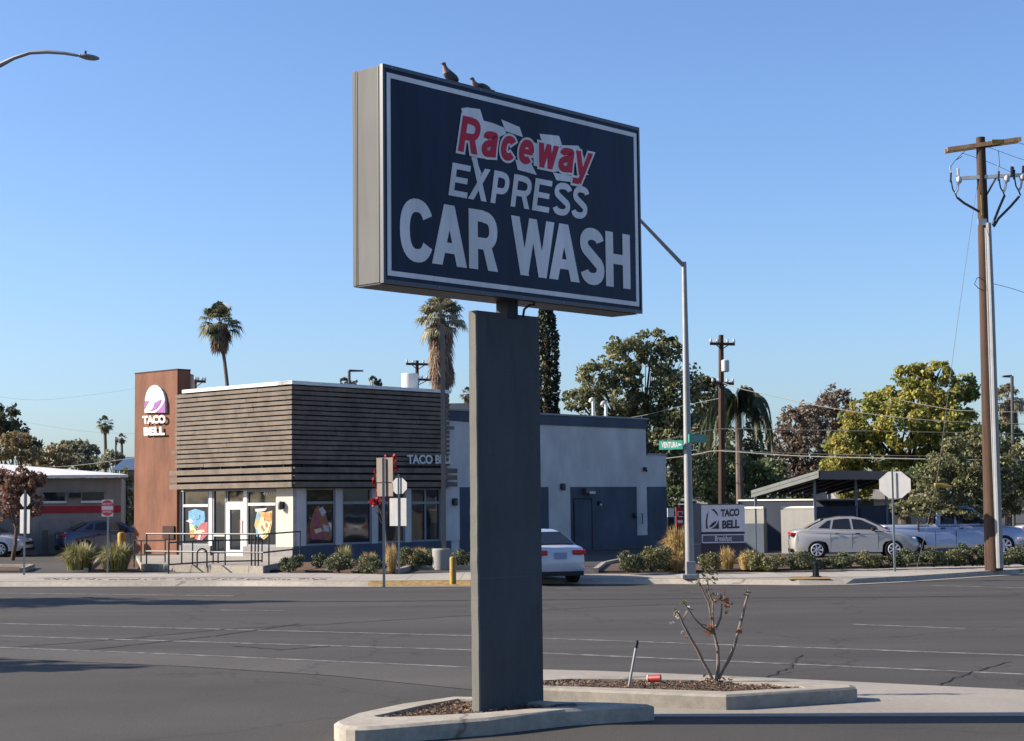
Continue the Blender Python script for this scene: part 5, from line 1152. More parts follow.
# street lamp with street-name signs
Lb = G(690, 578.5, ZW); YL = Lb.y
t = thing('street_lamp', 'tall galvanised street lamp with long arm and two green street name signs', 'street lamp', Lb)
topL = D(684, 262, YL); mb = MB(); mb.tube([Lb, Lb.lerp(topL, .5), topL], [.125, .10, .065], M['galv'], 12); mb.build('pole', t)
mb = MB(); mb.box((Lb.x, Lb.y, ZW+.06), (.46, .46, .12), M['galv']); mb.box((Lb.x+.02, Lb.y, ZW+.28), (.26, .30, .38), M['galv']); mb.build('base_plate', t, bevel=.02)
mb = MB(); e = D(640, 220, YL-.8); e2 = D(590, 170, YL-1.5); mb.tube([topL-Vector((0, 0, .12)), e, e2], [.06, .045, .035], M['galv'], 8); mb.build('arm', t)
mb = MB(); mb.box(e2+Vector((-.3, -.1, .0)), (.7, .25, .12), M['galv'], Matrix.Rotation(-.4, 3, 'Y')); mb.build('lamp_head', t, bevel=.04)
FN = Face(D(684, 444, YL-.16), Vector((1, -.55, 0)), Vector((-.55, -1, 0)))
mb = MB(); mb.fbox(FN, FN.S(660), FN.S(683.6), FN.Z(670, 449.5), FN.Z(670, 440.6), -.02, .02, M['green']); textpix(mb, FN, 'VENTURA', (661.5, 448.0), (678, 447.6), (661.5, 442.3), (678, 441.9), M['white'], .024, bold=.035)
cpoly(mb, FN, [(678.5, 443.2), (682.5, 444.6), (678.5, 446.3)], .021, .004, M['white']); mb.build('street_name_sign', t)
FN2 = Face(D(690, 438, YL-.12), Vector((1, .8, 0)), Vector((.8, -1, 0)))
mb = MB(); mb.fbox(FN2, FN2.S(689.5), FN2.S(706.5), FN2.Z(698, 442.6), FN2.Z(698, 434.4), -.02, .02, M['green']); textpix(mb, FN2, 'CEDAR', (691.5, 440.8), (703.5, 440.2), (691.5, 436.4), (703.5, 435.8), M['alum'], .024, bold=.03); mb.build('street_name_sign', t)
# parking lot light pole with concrete base
b = G(441.8, 569.5, ZW); t = thing('light_pole', 'slim dark light pole on a round concrete footing in the planting bed', 'light pole', b)
mb = MB(); mb.lathe(b, [(.30, 0), (.30, .62), (.27, .66)], M['block'], 18); mb.build('footing', t)
tp = D(444.5, 324, b.y); mb = MB(); mb.box(((b.x+tp.x)/2, b.y, (.7+tp.z)/2), (.14, .14, tp.z-.7), M['polebrown']); mb.build('pole', t)
# lamp in the upper corner
Lp = D(-75, 500, 39.0); Lp.z = 0; t = thing('street_lamp', 'curved arm street lamp reaching in over the road from outside the view', 'street lamp', Lp)
YA = 38.0; arm = [D(-75, 97, 39)]+[D(*q) for q in ((-55, 88, 38.8), (-30, 76, 38.6), (0, 65.0, 38.4), (14, 58.0, 38.3), (30, 52.7, 38.2), (48, 51.8, 38.1), (65, 53.2, 38), (78, 55.6, 38))]
Lt = Vector((Lp.x, Lp.y, arm[0].z))
mb = MB(); mb.tube([Lp, Lt], [.13, .07], M['galv'], 10); mb.build('pole', t); mb = MB(); mb.tube(arm, [.065]*4+[.048]*3+[.04, .033], M['galv'], 8); mb.build('arm', t)
h0, h1 = D(79, 55.6, 38), D(99.5, 59, 38.3); mb = MB(); ax = (h1-h0); R = ax.to_track_quat('X', 'Z').to_matrix(); mb.ball((h0+h1)/2, (ax.length/2, .14, .065), M['galv'], 14, R); mb.tube([h0, h0+ax*.2], [.04, .045], M['galv'], 8); mb.build('lamp_head', t)
mb = MB(); p = D(85.5, 54.5, 38.05); mb.tube([p, p+Vector((0, 0, .085))], .028, M['black'], 8); mb.build('photocell', t)

# ------------------------------------------------------------------ utility poles and wires
Ub = G(994, 570.5, ZW); YU = Ub.y; U = lambda px, py, dy=0: D(px, py, YU+dy)
t = thing('utility_pole', 'tall wooden utility pole with two crossarms and cable conduit at the kerb', 'utility pole', Ub)
topU = U(980.5, 137.5); mb = MB(); mb.tube([Ub]+[Ub.lerp(topU, k/6) for k in range(1, 7)], [.26-.13*k/6 for k in range(7)], M['wood'], 14); mb.build('pole', t)
mb = MB(); a, b = U(946, 150.5, .25), U(1019.5, 140, -.25); d = (b-a).normalized()
for o in (-.13, .13): mb.slab([a+Vector((0, o-.05, -.06)), b+Vector((0, o-.05, -.06)), b+Vector((0, o-.05, .06)), a+Vector((0, o-.05, .06))], (0, .1, 0), M['woodlt'])
mb.build('crossarm', t)
mb = MB(); a, b = U(955, 179.5, .2), U(1040, 175, -.2); mb.slab([a+Vector((0, -.20, -.05)), b+Vector((0, -.20, -.05)), b+Vector((0, -.20, .05)), a+Vector((0, -.20, .05))], (0, .09, 0), M['ins'])
mb.tube([U(986, 196, -.1), U(996, 178, -.15)], .03, M['wood'], 6); mb.tube([U(984, 177, -.1), U(998, 176, -.1)], .03, M['wood'], 6); mb.build('crossarm', t)
cu = lambda x, y: (935+x/7.41, 120+y/7.41)
for (x, y) in ((150, 450), (505, 440), (620, 430)):
    mb = MB(); p = lambda dx, dy: U(*cu(x+dx, y+dy), -.25)
    mb.tube([p(-30, 0), p(-20, 60), p(0, 95), p(15, 130)], .022, M['black'], 6); mb.tube([p(25, 10), p(15, 70), p(0, 95)], .035, M['ins'], 8); mb.tube([p(-35, 10), p(-32, -60)], .03, M['black'], 6); mb.tube([p(-33, -50), p(-40, -110)], .012, M['ins'], 6)
    mb.lathe(p(28, 20), [(.05, 0), (.09, .05), (.09, .14), (.05, .2)], M['ins'], 10); mb.build('cutout_fuse', t)
for (x, y) in ((170, 400), (570, 385), (655, 380)):
    mb = MB(); mb.tube([U(*cu(x, y+35), -.25), U(*cu(x, y-40), -.25)], .045, M['ins' if x == 170 else 'black'], 8); mb.build('surge_arrester', t)
for pl in ([(165, 575), (215, 615), (330, 680)], [(515, 560), (480, 640), (440, 740), (430, 780)], [(625, 565), (560, 640), (470, 730), (435, 790)]):
    mb = MB(); mb.tube([U(*cu(*q), -.28) for q in pl], .038, M['wire'], 7); mb.build('cable_terminator', t)
for pl in ([(150, 300), (120, 340), (112, 420)], [(250, 200), (150, 300), (200, 270)], [(470, 230), (480, 350)]):
    mb = MB(); mb.tube([U(*cu(*q), -.2) for q in pl], .010, M['wire'], 5); mb.build('jumper', t)
mb = MB(); mb.tube([U(988.5, 223, -.25), U(991.5, 300, -.25), U(1000, 568, -.25)], [.075, .085, .105], M['galv'], 10); mb.tube([U(986, 228, -.22), U(989, 330, -.22), U(997, 568, -.22)], .04, M['frame_gray'], 8); mb.build('conduit', t)
mb = MB(); b0_ = U(982.5, 222, -.16); mb.box(b0_, (.26, .03, .18), M['ins']); mb.build('pole_tag', t); mb = MB(); mb.box(U(982, 205, -.20), (.05, .03, .6), M['yellow']); mb.build('warning_strip', t); mb = MB(); mb.box(U(998, 141.5, -.36), (.36, .02, .12), M['yellow']); mb.build('warning_strip', t)
mb = MB(); mb.tube([U(981, 277, 0)]+[U(*q, -.2) for q in ((977, 278), (974.5, 284), (978, 288), (984, 291))], .012, M['wire'], 5); mb.build('ground_wire', t)
def wire(label, pix, Ys, r=.012, mat='wire', cat='wire', name='overhead_wire', group='overhead wires'):
    P = [D(x, y, Yv) for (x, y), Yv in zip(pix, Ys)]; Q = []
    n = len(P)
    for i in range(n-1):      # catmull-rom
        p0 = P[max(0, i-1)]; p1 = P[i]; p2 = P[i+1]; p3 = P[min(n-1, i+2)]
        for k in range(8):
            s = k/8; Q.append(.5*((2*p1)+(p2-p0)*s+(2*p0-5*p1+4*p2-p3)*s*s+(3*p1-p0-3*p2+p3)*s**3))
    Q.append(P[-1])
    if cat == 'wire' and pix[-1][0] > 1000: Q.append(P[-1]+(P[-1]-P[-2])*5)
    r = r*.75
    mb = MB(); mb.tube(Q, r, M[mat], 5); return tag(mb.build(name), label, cat, group)
g = wire('thin guy wire running from the kerbside utility pole down to the pavement', [(979.5, 170), (970.8, 228), (955.6, 336), (950, 378.6), (936, 484), (915+.9, 571.5)], [YU, YU-.3, YU-.8, YU-1, YU-1.5, G(916, 571.5, ZW).y], .009, 'wirelt', 'guy wire', 'guy_wire', None)
mb = MB(); a, b = D(934.8, 484.5, YU-1.45), D(951.5, 487.2, YU-1.45); mb.tube([a, (a+b)/2+Vector((0, 0, .01)), b], [.045, .06, .045], M['yellow'], 8); tag(mb.build('guy_guard'), 'yellow plastic guy wire guard hanging crosswise over the olive trees', 'guard')
wire('wire leaving the end of the wooden crossarm', [(1019, 143), (1080, 160)], [YU, YU+6], .012)
wire('long wire sagging from the crossarm end near the frame edge past the cutouts', [(962, 153), (1000, 167), (1080, 205)], [YU, YU+4, YU+12], .010)
wire('wire from the crossarm centre running over the grey lower arm', [(988, 147), (1024, 160), (1080, 178)], [YU, YU+5, YU+12], .010)
wire('single service wire low on the kerbside pole', [(986, 282), (1024, 292.5), (1090, 318)], [YU, YU+6, YU+14], .012)
YM = 84.0
wire('pale twisted cable sloping from the mid pole over the yellow tree', [(721, 382), (740, 388.5), (780, 397.5), (837, 409), (934, 420.5), (1100, 426)], [YM, YM-2, YM-4, YM-7, YM-10, YM-12], .022, 'wirelt')
wire('upper dark cable crossing the purple tree', [(600, 455), (646, 443.3), (682, 436.5), (721, 429), (800, 430), (981, 433), (1100, 435)], [YM+20, YM+8, YM+4, YM-.2, YM-4, YM-10, YM-12], .026)
wire('thick pale cable crossing low over the enclosure roof', [(600, 463), (666, 458.3), (700, 453.6), (721, 451), (800, 456), (937, 459.3), (1100, 461)], [YM+14, YM+6, YM+2, YM-.2, YM-4, YM-10, YM-12], .032, 'wirelt')
wire('dark cable just above the thick pale cable', [(721, 450), (800, 453.5), (937, 456.2), (1100, 457)], [YM-.2, YM-4, YM-10, YM-12], .022)
wire('short wire over the top of the yellow tree', [(900, 400), (948, 409), (978, 411), (1100, 414)], [YM, YM-3, YM-5, YM-9], .018, 'wirelt')
wire('slack wire behind the blue wing and big green tree', [(600, 421), (640, 416), (682, 406), (721, 398)], [YM+20, YM+10, YM+5, YM], .018, 'wirelt')
wire('pale cable crossing the far trees beyond the workshop roof', [(-40, 470), (41, 467.5), (82, 464.8), (132.6, 458), (170, 452)], [100, 98, 96, 92, 90], .018, 'wirelt')
wire('faint thin wire high over the workshop', [(-40, 391), (30, 399.8), (90, 395), (150, 386)], [150, 148, 145, 140], .009)
wire('faint wire sloping to the small far palms', [(20, 421), (60, 428), (100, 432.5), (150, 434)], [150, 148, 145, 140], .009)
def util(label, px, ytop, ybase, Y, arms, r=.15, transformer=None):
    b = D(px, 500, Y); b.z = ZW; t = thing('utility_pole', label, 'utility pole', b, 0, None); tp = D(px-.5, ytop, Y); mb = MB(); mb.tube([b, tp], [r*1.2, r*.8], M['wood'], 10); mb.build('pole', t)
    for (x0, x1, y) in arms:
        mb = MB(); a, c = D(x0, y, Y-.2), D(x1, y+.6, Y-.2); mb.slab([a-Vector((0, 0, .07)), c-Vector((0, 0, .07)), c+Vector((0, 0, .07)), a+Vector((0, 0, .07))], (0, .12, 0), M['wood'])
        for f in (.04, .3, .7, .96): p = a.lerp(c, f); mb.lathe(p+Vector((0, 0, .05)), [(.03, 0), (.07, .06), (.05, .2)], M['ins'], 8)
        mb.tube([a.lerp(c, .2), D(px, y+6, Y-.15)], .025, M['wood'], 4); mb.tube([a.lerp(c, .8), D(px, y+6, Y-.15)], .025, M['wood'], 4)
        mb.build('crossarm', t)
    if transformer:
        x, y0, y1, mat = transformer; p = D(x, y1, Y-.35); q = D(x, y0, Y-.35); mb = MB(); mb.lathe(p, [(.12, 0), (.20, .04), (.20, q.z-p.z-.05), (.1, q.z-p.z)], M[mat], 12); mb.build('transformer', t)
util('dark utility pole with two crossarms and a transformer before the drooping palm', 721.5, 335, 545, YM, [(710, 735, 343.5), (712, 734, 383)], .16, (725.5, 359.5, 372, 'ins'))
util('utility pole top with crossarms rising behind the slatted screen and flue', 417.5, 360.5, 500, 100, [(406, 431, 363.8), (418, 431, 379.3)], .13)
util('thin utility pole crossarm peeking out beside the rust tower', 195.8, 379, 500, 95, [(195, 205.5, 381)], .10)
util('pale bare pole among the far trees beyond the workshop', 116.3, 437, 500, 130, [(115, 118, 441)], .08)
for (lb, px, yt, x1, Y) in (('small parking lamp rising behind the slatted screen', 350.2, 370.5, 363, 105), ('parking lamp with short arm before the pale palm', 1013, 376, 1003.5, 90)):
    b = D(px, 500, Y); b.z = ZW; t = thing('parking_lamp', lb, 'street lamp', b); tp = D(px-1, yt, Y); mb = MB(); mb.tube([b, tp], .09, M['bronze'], 8); mb.build('pole', t)
    mb = MB(); q = D(x1, yt+.2, Y); mb.slab([tp+Vector((0, 0, -.07)), q+Vector((0, 0, -.04)), q+Vector((0, 0, .04)), tp+Vector((0, 0, .07))], (0, .3, 0), M['bronze']); mb.build('lamp_head', t)

# ------------------------------------------------------------------ background houses
def house(name, label, px0, px1, ybase, yeave, yridge, Y, wall, roof, cat='house', dep=8):
    b = D((px0+px1)/2, 500, Y); b.z = ZW; t = thing(name, label, cat, b); a = D(px0, yeave, Y); c = D(px1, yeave, Y); zr_ = D(px0, yridge, Y+dep/2).z; ze = a.z
    mb = MB(); mb.box(((a.x+c.x)/2, Y+dep/2, (ze+ZW)/2), (c.x-a.x, dep, ze-ZW), wall); mb.build('wall', t)
    mb = MB(); e = .5; x0, x1 = a.x-e, c.x+e
    vs = [(x0, Y-e, ze), (x1, Y-e, ze), (x1, Y+dep/2, zr_), (x0, Y+dep/2, zr_), (x0, Y+dep+e, ze), (x1, Y+dep+e, ze)]
    mb.add(vs, [(0, 1, 2, 3), (3, 2, 5, 4), (0, 3, 4), (1, 5, 2), (0, 4, 5, 1)], roof); mb.build('roof', t)
    for f in (.25, .7):
        x = a.x+(c.x-a.x)*f; mb = MB(); mb.box((x, Y-.01, 1.6), (1.2, .06, 1.1), M['frame_white']); w_ = mb.build('window', t); mb = MB(); mb.box((x, Y-.03, 1.6), (1.05, .06, .95), M['glass']); mb.build('pane', w_)
house('house', 'grey roofed house seen under the enclosure roof behind trees', 845, 925, 540, 500, 484, 100, M['stucco_lt'], M['grayroof'])
house('house', 'pale house with low roof behind the drive thru shrubs', 660, 700, 540, 505, 493, 110, M['stucco_white'], M['grayroof'])
house('house', 'dark blue roofed house beyond the workshop near small palms', 120, 150, 540, 470, 457, 110, M['stucco_mid'], M['houseblue'])
FK = Face(D(679.5, 500, 88), Vector((1, 0, 0)), Vector((0, -1, 0))); mb = MB(); mb.fbox(FK, FK.S(675.5), FK.S(684), ZW, FK.Z(680, 507), -.3, 0, M['redstripe'])
for (a, b, c, d) in ((677, 682.5, 512, 511.2), (677, 682.5, 517, 516.2), (677, 677.6, 517, 511), (677, 682, 523, 520), (681.8, 682.4, 514, 511)): mb.fbox(FK, FK.S(a), FK.S(b), FK.Z(680, c), FK.Z(680, d), 0, .01, M['mon_white'])
tag(mb.build('vending_kiosk'), 'red kiosk panel with pale markings behind the street lamp', 'kiosk')
mb = MB(); FK2 = Face(D(670, 500, 87), Vector((1, 0, 0)), Vector((0, -1, 0))); mb.fbox(FK2, FK2.S(667), FK2.S(673.5), ZW, FK2.Z(670, 517), -.2, 0, M['black']); mb.fbox(FK2, FK2.S(667), FK2.S(673.5), FK2.Z(670, 517), FK2.Z(670, 508), -.2, 0, M['white']); tag(mb.build('notice_board'), 'white topped dark notice board next to the red kiosk', 'notice board')
FKB = Face(D(700, 500, 80), Vector((1, .1, 0)), Vector((.1, -1, 0))); mb = MB(); mb.fbox(FKB, FKB.S(668), FKB.S(760), ZW-.1, FKB.Z(700, 531), -.2, 0, M['blockdark']); mb.fbox(FKB, FKB.S(668), FKB.S(760), FKB.Z(700, 531), FKB.Z(700, 530), -.23, .03, M['coping']); tag(mb.build('boundary_wall'), 'low dark boundary wall behind the roadside bell sign', 'wall')

# ------------------------------------------------------------------ trees
tree('broadleaf_tree', 'large olive green tree with open branches behind the blue wing', [(598, 378, 26, 22), (628, 356, 26, 24), (652, 345, 22, 20), (672, 350, 16, 16), (578, 400, 20, 14), (612, 400, 36, 28), (650, 385, 36, 34), (680, 400, 28, 38), (640, 430, 42, 30), (680, 440, 34, 34), (662, 475, 34, 34), (600, 440, 30, 30)], 105, (645, 540), M['lf_green'], .29, 2.1, 11, nsub=40, subr=.27, trunk_r=.35)
tree('broadleaf_tree', 'dark brownish tree between the street lamp and the mid utility pole', [(704, 395, 20, 24), (712, 425, 22, 32), (700, 455, 26, 30), (725, 470, 26, 24), (695, 490, 22, 20), (745, 445, 22, 26), (758, 468, 20, 22)], 112, (706, 540), M['lf_dark'], .36, 2.4, 12, trunk_r=.3)
tree('broadleaf_tree', 'tall yellow green tree with rounded leaf clumps behind the enclosure', [(915, 378, 22, 18), (938, 374, 18, 14), (965, 388, 18, 18), (925, 402, 34, 26), (955, 408, 26, 26), (884, 402, 22, 18), (868, 424, 28, 26), (905, 428, 36, 32), (945, 434, 36, 36), (850, 448, 28, 24), (836, 468, 22, 16), (875, 465, 36, 24), (915, 472, 38, 26), (965, 452, 24, 34), (855, 488, 22, 14)], 98, (905, 540), M['lf_yellow'], .25, 3.8, 13, nsub=42, subr=.26, trunk_r=.35)
tree('broadleaf_tree', 'dark purple leaved tree behind the yellow green tree', [(832, 402, 22, 18), (812, 418, 20, 18), (845, 420, 20, 18), (830, 440, 26, 20)], 125, (830, 540), M['lf_purple'], .28, 2.2, 14, trunk_r=.3)
tree('broadleaf_tree', 'brown purple tree behind the drooping palm and cables', [(796, 420, 20, 20), (786, 445, 24, 22), (808, 450, 24, 24), (790, 475, 26, 20), (815, 472, 20, 18)], 118, (795, 540), M['lf_purple'], .28, 2.0, 15, trunk_r=.3)
tree('broadleaf_tree', 'bushy mid green tree over the roadside bell sign', [(735, 470, 24, 26), (758, 480, 24, 20), (780, 488, 22, 14), (712, 488, 22, 22), (748, 498, 30, 14)], 92, (745, 540), M['lf_mid'], .28, 2.6, 16)
tree('broadleaf_tree', 'shaded green tree under the yellow tree near the olive trees', [(900, 478, 22, 14), (930, 480, 24, 18), (960, 470, 22, 22), (1000, 440, 26, 26), (1020, 470, 26, 30)], 92, (950, 540), M['lf_mid'], .28, 2.6, 17)
oak = [(948, 462, 22, 20), (930, 478, 20, 14), (965, 478, 22, 18), (940, 500, 30, 14), (955, 445, 14, 12), (906, 508, 18, 10), (970, 505, 22, 13), (938, 511, 28, 9), (965, 514, 26, 8), (925, 495, 24, 14)]
tree('olive_tree', 'fine leaved olive tree with wooden stake beside the lone stop sign', oak, 60, (914, 556), M['lf_olive'], .13, 2.2, 18, trunk_r=.07, nsub=30, subr=.3)
tree('olive_tree', 'fine leaved olive tree behind the kerbside utility pole', [(988, 455, 24, 26), (1012, 462, 26, 26), (990, 485, 28, 22), (1018, 495, 24, 18), (975, 440, 14, 12), (1000, 510, 24, 8)], 60.5, (977, 556), M['lf_olive'], .13, 2.2, 19, trunk_r=.07, nsub=30, subr=.3)
for (lb, px) in (('slim wooden stake tied beside the olive tree near the stop sign', 918), ('slim wooden stake tied to the olive tree near the utility pole', 981.5)):
    b = D(px, 500, 59.3); b.z = ZW; mb = MB(); tp = D(px, 521, 59.3); mb.tube([b, tp], .04, M['wood'], 8); tag(mb.build('tree_stake'), lb, 'stake', 'tree stakes')
tree('broadleaf_tree', 'dark leaved tree rising over the workshop roof', [(4, 415, 18, 16), (14, 432, 20, 12), (-6, 430, 24, 20), (30, 445, 14, 10)], 118, (0, 540), M['lf_dark'], .36, 2.0, 20, trunk_r=.3)
tree('broadleaf_tree', 'golden green tree below the dark tree over the workshop', [(18, 440, 18, 10), (5, 450, 20, 14), (28, 455, 16, 10)], 112, (15, 540), M['lf_brown'], .30, 2.4, 21)
tree('broadleaf_tree', 'autumn brown tree line clump over the workshop roof', [(46, 455, 16, 10), (58, 452, 14, 10), (38, 462, 14, 7), (66, 460, 14, 8), (50, 465, 26, 7)], 145, (50, 540), M['lf_brown'], .34, 2.4, 22)
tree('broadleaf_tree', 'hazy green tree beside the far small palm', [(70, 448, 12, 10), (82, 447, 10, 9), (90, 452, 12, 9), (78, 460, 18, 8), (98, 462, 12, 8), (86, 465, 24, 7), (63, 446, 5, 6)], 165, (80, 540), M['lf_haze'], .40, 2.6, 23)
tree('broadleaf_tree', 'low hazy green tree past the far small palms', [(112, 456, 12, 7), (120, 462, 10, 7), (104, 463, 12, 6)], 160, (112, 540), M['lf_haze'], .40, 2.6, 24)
tree('broadleaf_tree', 'pale leafed tree squeezed between workshop and rust tower', [(126, 480, 8, 14), (128, 500, 7, 14), (124, 520, 8, 12)], 88, (127, 545), M['lf_olive'], .24, 2.2, 25, trunk_r=.12)
tree('crape_myrtle', 'small rust red leaved tree behind the stop sign and white sedan', [(10, 488, 18, 18), (28, 484, 16, 15), (36, 500, 12, 15), (8, 508, 18, 12), (26, 512, 16, 9), (40, 480, 8, 9), (0, 476, 14, 10), (22, 472, 9, 7)], 66, (12, 555), M['lf_rust'], .15, 2.3, 26, trunk_r=.08, nsub=24)
tree('crape_myrtle', 'thin bright red leaved sapling behind the brown backed road sign', [(377, 478, 5, 12), (392, 461, 6, 7), (376, 500, 8, 6), (384, 490, 8, 14), (384, 463, 8, 10), (395, 470, 4, 5), (372, 503, 4, 4)], 54.5, (387, 566), M['lf_red'], .10, 1.9, 27, trunk_r=.045, nsub=12)
tree('broadleaf_tree', 'far tree tops just above the slatted screen coping', [(345, 383, 6, 6), (354, 384, 4, 5), (373, 380, 5, 4), (379, 384, 4, 4)], 120, (360, 540), M['lf_dark'], .34, 1.9, 28)
tree('broadleaf_tree', 'low green tree behind the pale house near the kiosk', [(672, 495, 14, 12), (690, 515, 16, 10)], 98, (680, 545), M['lf_mid'], .26, 2.3, 29, trunk_r=.12)
tree('broadleaf_tree', 'low leafy green tree filling the gap behind the enclosure roof', [(800, 490, 26, 14), (830, 484, 24, 14), (862, 500, 22, 12), (770, 470, 20, 14), (890, 492, 22, 14)], 110, (820, 545), M['lf_mid'], .30, 2.4, 32)
# cypress
rng = np.random.default_rng(31); Yc = 108.0; b = D(549, 500, Yc); b.z = ZW; t = thing('cypress_tree', 'tall narrow dark cypress between the sign pillar and green tree', 'cypress', b)
P = []; ztc = D(547, 268, Yc).z
n = 9000; q = rng.uniform(0, 1, n); zz = ZW+.3+q*(ztc-ZW-.3); rad = .72*np.minimum(1, (1-q)*3.2+.08)*np.minimum(1, .5+q*4); an = rng.uniform(0, 6.283, n); rr_ = rad*rng.uniform(.7, 1.08, n)*(1+.10*np.sin(an*5+zz*2.1)+.08*np.sin(zz*5+an))
quads_obj('crown', np.stack([b.x+rr_*np.cos(an), b.y+rr_*np.sin(an), zz], 1), .26, M['cypress'], rng, t)
mb = MB(); mb.tube([b, Vector((b.x, b.y, ztc-1.2))], [.42, .1], M['bark'], 8); mb.build('trunk', t)
fan_palm('tall fan palm with shaggy skirt standing alone behind the slatted screen', 220, 322, 112, 24.5, 22, 243, 41, nf=46, trunk_r=.12)
fan_palm('big fan palm with long brown skirt beside the pylon pillar', 441, 319, 92, 29, 62, 447, 42, nf=64, green='fanlt', trunk_r=.27)
fan_palm('small hazy fan palm beyond the workshop', 105, 423, 190, 9.5, 6, 106, 43, nf=30, trunk_r=.18)
fan_palm('tiniest hazy fan palm at the edge of the rust tower', 121.8, 438, 260, 6, 2, 122, 44, nf=22, trunk_r=.2)
fan_palm('short fan palm top showing beside the pillar above the roof', 468, 394, 105, 8, 8, 468, 45, nf=24, trunk_r=.15)
fan_palm('pale bushy fan palm behind the olive trees and parking lamp', 1008, 400, 96, 20, 18, 1008, 46, nf=44, green='fanlt', trunk_r=.2)
# drooping feather palm
def feather_palm(label, px, py, Y, R_px, seed, nf=34):
    rng = random.Random(seed); sc = F_PX/Y; heart = D(px, py, Y); base = Vector((heart.x, heart.y, ZW)); t = thing('feather_palm', label, 'palm tree', base); mb = MB(); mb.tube([base, heart], [.22, .17], M['palmbark'], 8); mb.build('trunk', t)
    g = MB(); R = R_px/sc
    for i in range(nf):
        an = rng.uniform(0, 6.283); el = rng.uniform(.0, 1.35); L = R*rng.uniform(.9, 1.75); d = Vector((math.cos(an), math.sin(an), 0)); P = []; dr = rng.uniform(.7, 1.25)
        for k in range(15):
            s = k/14; P.append(heart+d*(L*.8*math.cos(el*.8)*(s-.30*s*s*s))+Vector((0, 0, L*(math.sin(el)*s*.85-dr*s**2.6))))
        g.tube(P, [.025*(1-.7*k/14) for k in range(15)], M['lf_drp'], 4); sd = d.cross(Vector((0, 0, 1)))
        for k in range(2, 15):
            for q in range(3):
                c = P[k-1].lerp(P[k], q/3)
                for sg in (-1, 1):
                    l = R*.27*rng.uniform(.5, 1.2); e = c+sd*sg*l*.45+Vector((0, 0, -l*.95))+d*l*.15; w_ = d*.045; g.add([c-w_, c+w_, e], [(0, 1, 2)], M['lf_drp'])
    g.build('fronds', t)
M['lf_drp'] = leaf_mat('drooping_frond', [(0.035, 0.05, 0.025), (0.075, 0.09, 0.045), (0.12, 0.13, 0.07)], .2)
feather_palm('drooping feather palm just behind the mid utility pole', 738, 404, 88, 42, 51, 70)
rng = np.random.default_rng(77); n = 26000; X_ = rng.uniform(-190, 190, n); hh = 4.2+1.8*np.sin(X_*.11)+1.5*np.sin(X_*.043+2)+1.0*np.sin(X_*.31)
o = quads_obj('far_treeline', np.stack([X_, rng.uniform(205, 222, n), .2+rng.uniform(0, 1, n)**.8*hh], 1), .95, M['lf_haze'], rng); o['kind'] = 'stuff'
# trees outside the view that shade the road
tree('broadleaf_tree', 'roadside tree outside the view shading the far lanes', [(-430, 300, 50, 50), (-455, 350, 80, 50), (-425, 262, 24, 30), (-540, 345, 115, 50), (-600, 390, 110, 45)], 39.8, (-445, 620), M['lf_mid'], .30, 1.8, 61, trunk_r=.25, ground=0)
tree('broadleaf_tree', 'round tree outside the view shading the lot entrance', [(-705, 330, 100, 50), (-640, 300, 46, 36)], 24.2, (-690, 650), M['lf_mid'], .22, 2.2, 62, trunk_r=.2, ground=0)

house('house', 'pale gabled house beyond the frame past the utility pole', 1240, 1420, 540, 470, 445, 70, M['stucco_white'], M['grayroof'])
side_car('sedan_car', 'white sedan parked beyond the frame past the pickup', 1130, 0, 560, M['p_white'], sedan, math.radians(60))
side_car('sedan_car', 'silver sedan parked beyond the frame near the pale gabled house', 1260, 0, 562, M['p_silver'], sedan, math.radians(75))
for k, (x, y, h) in enumerate(((34, 82, 7), (44, 58, 9), (58, 70, 10), (40, 78, 8), (-42, 62, 8), (-52, 70, 10), (-38, 74, 8), (-60, 58, 9))):  # unseen trees, added so the restaurant glass reflects dark foliage
    rng = np.random.default_rng(300+k); base = Vector((x, y, ZW)); t = thing('broadleaf_tree', ['tree standing beyond the frame past the utility pole', 'tree standing beyond the frame past the workshop'][0 if x > 0 else 1], 'tree', base, 0, 'trees outside the view')
    quads_obj('crown', np.concatenate([clump_points(rng, (x+dx, y+dy, h*.62), (3.0, 3.0, h*.34), 1500, 30, .5, .3) for dx, dy in ((-2, 0), (2, 1))]), .5, M['lf_mid'], rng, t)
    mb = MB(); mb.tube([base, base+Vector((0, 0, h*.6))], [.25, .15], M['bark'], 8); mb.build('trunk', t)
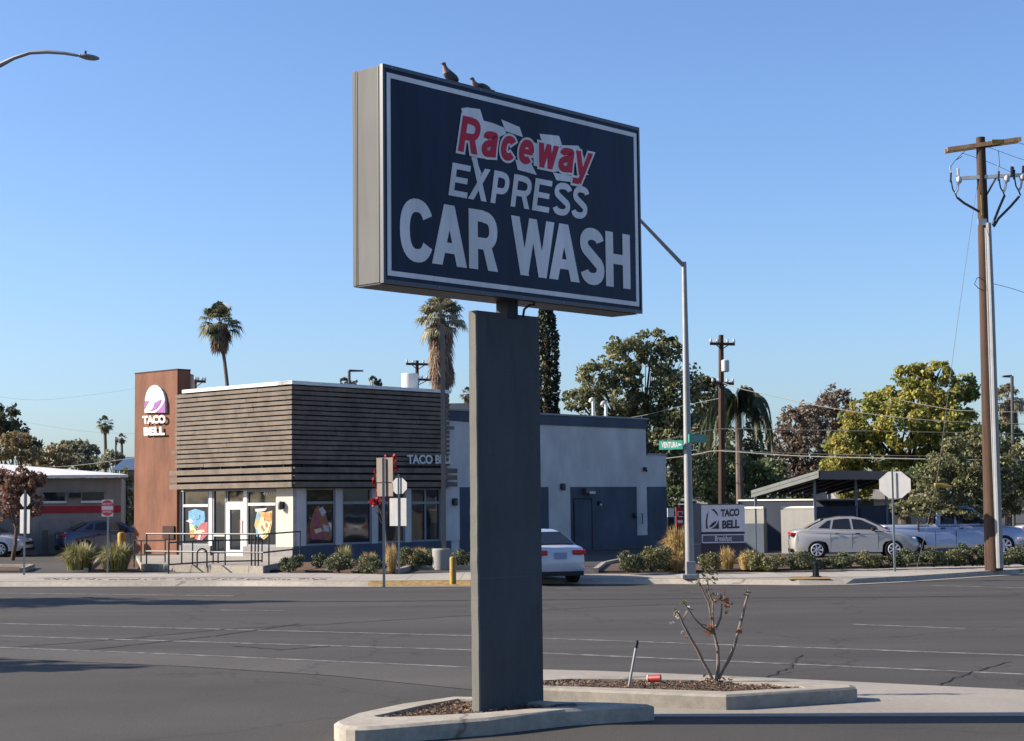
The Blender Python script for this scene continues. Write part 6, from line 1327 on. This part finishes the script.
# ------------------------------------------------------------------ shrubs and grasses
sh = [  # px, foot py, rx, ry, material, label
 (293, 571, 12, 11, 'shrub', 'low dark green shrub at the end of the entrance slab'), (320, 568, 7, 9, 'shrub', 'small round shrub between slab end and gold grass'),
 (339, 571.5, 13, 12, 'shrub', 'green mounded shrub in front of the yellow green grass'), (370, 572, 13, 10, 'shrub', 'spreading green shrub beside the brown backed sign post'),
 (408, 568, 16, 13, 'shrub', 'dense green shrub just past the white stop sign post'), (432, 567.5, 16, 13, 'shrub', 'dense green shrub touching the round concrete footing'), (462, 566, 10, 10, 'shrub', 'dark shrub between light pole and pylon pillar'),
 (628, 573, 15, 15, 'shrub', 'round grey green shrub at the driveway corner'), (652, 572, 14, 16, 'shrub2', 'olive shrub next to the round driveway corner shrub'), (666, 571, 12, 14, 'shrub', 'dark shrub tucked behind the street lamp'),
 (710, 572, 10, 13, 'shrub2', 'olive shrub before the bell sign base'), (757, 570, 11, 13, 'shrub2', 'yellow green shrub between gold grass and hedge')]
for i, (px, py, rx, ry, m, lb) in enumerate(sh): shrub('shrub', lb, px, py, rx*1.3, ry*1.2, M[m], .062, 100+i, group='shrubs in the planting beds')
hl = ['below the rear bumper of the champagne sedan', 'below the rear wheel of the champagne sedan', 'before the black capped pedestal', 'below the doors of the champagne sedan', 'under the front wheel of the champagne sedan', 'next to the lone stop sign post', 'under the first staked olive tree', 'where the guy wire meets the ground', 'below the pickup doors', 'close behind the wooden utility pole', 'past the utility pole at the view edge', 'hidden at the end of the hedge row']
for i, lb in enumerate(hl):
    px = 774+i*22.5+4*math.sin(i*1.9); shrub('shrub', 'hedge shrub '+lb, px, 570.4-i*.5, 17+3*math.sin(i*3.1), (12.5 if i < 7 else 15)+3.2*math.sin(i*2.3), M['shrub' if i % 4 else 'shrub2'], .062, 140+i, group='hedge shrubs along the pavement')
gg = [(343.5, 566, 9, 19, 'greengrass', 'yellow green grass tuft before the first shaded window'), (369, 566, 9, 13, 'gold', 'gold grass tuft before the second shaded window'), (391.5, 571, 6, 25, 'gold', 'tall narrow gold grass between the two sign posts'),
      (418, 563, 10, 14, 'gold', 'gold grass tuft before the restaurant glass near the footing'), (677, 571, 10, 19, 'gold', 'gold grass tuft behind the street lamp base'), (711, 569, 8, 14, 'gold', 'gold grass tuft before the bell sign pier'),
      (727, 569, 9, 20, 'gold', 'brightest gold grass tuft before the bell sign'), (747, 569.5, 9, 18, 'gold', 'gold grass tuft at the far end of the bell sign'),
      (79, 570, 17, 25, 'greengrass', 'big fountain grass clump in front of the dark blue sedan'), (116, 570, 17, 25, 'greengrass', 'big fountain grass clump around the DO NOT ENTER post'), (678, 560, 14, 30, 'gold', 'pale dry grass by the wing corner and red kiosk')]
for i, (px, py, rx, ry, m, lb) in enumerate(gg): grass_clump('grass_clump', lb, px, py, rx, ry, M[m], 200+i, 520 if rx > 12 else 340, group='ornamental grass clumps')
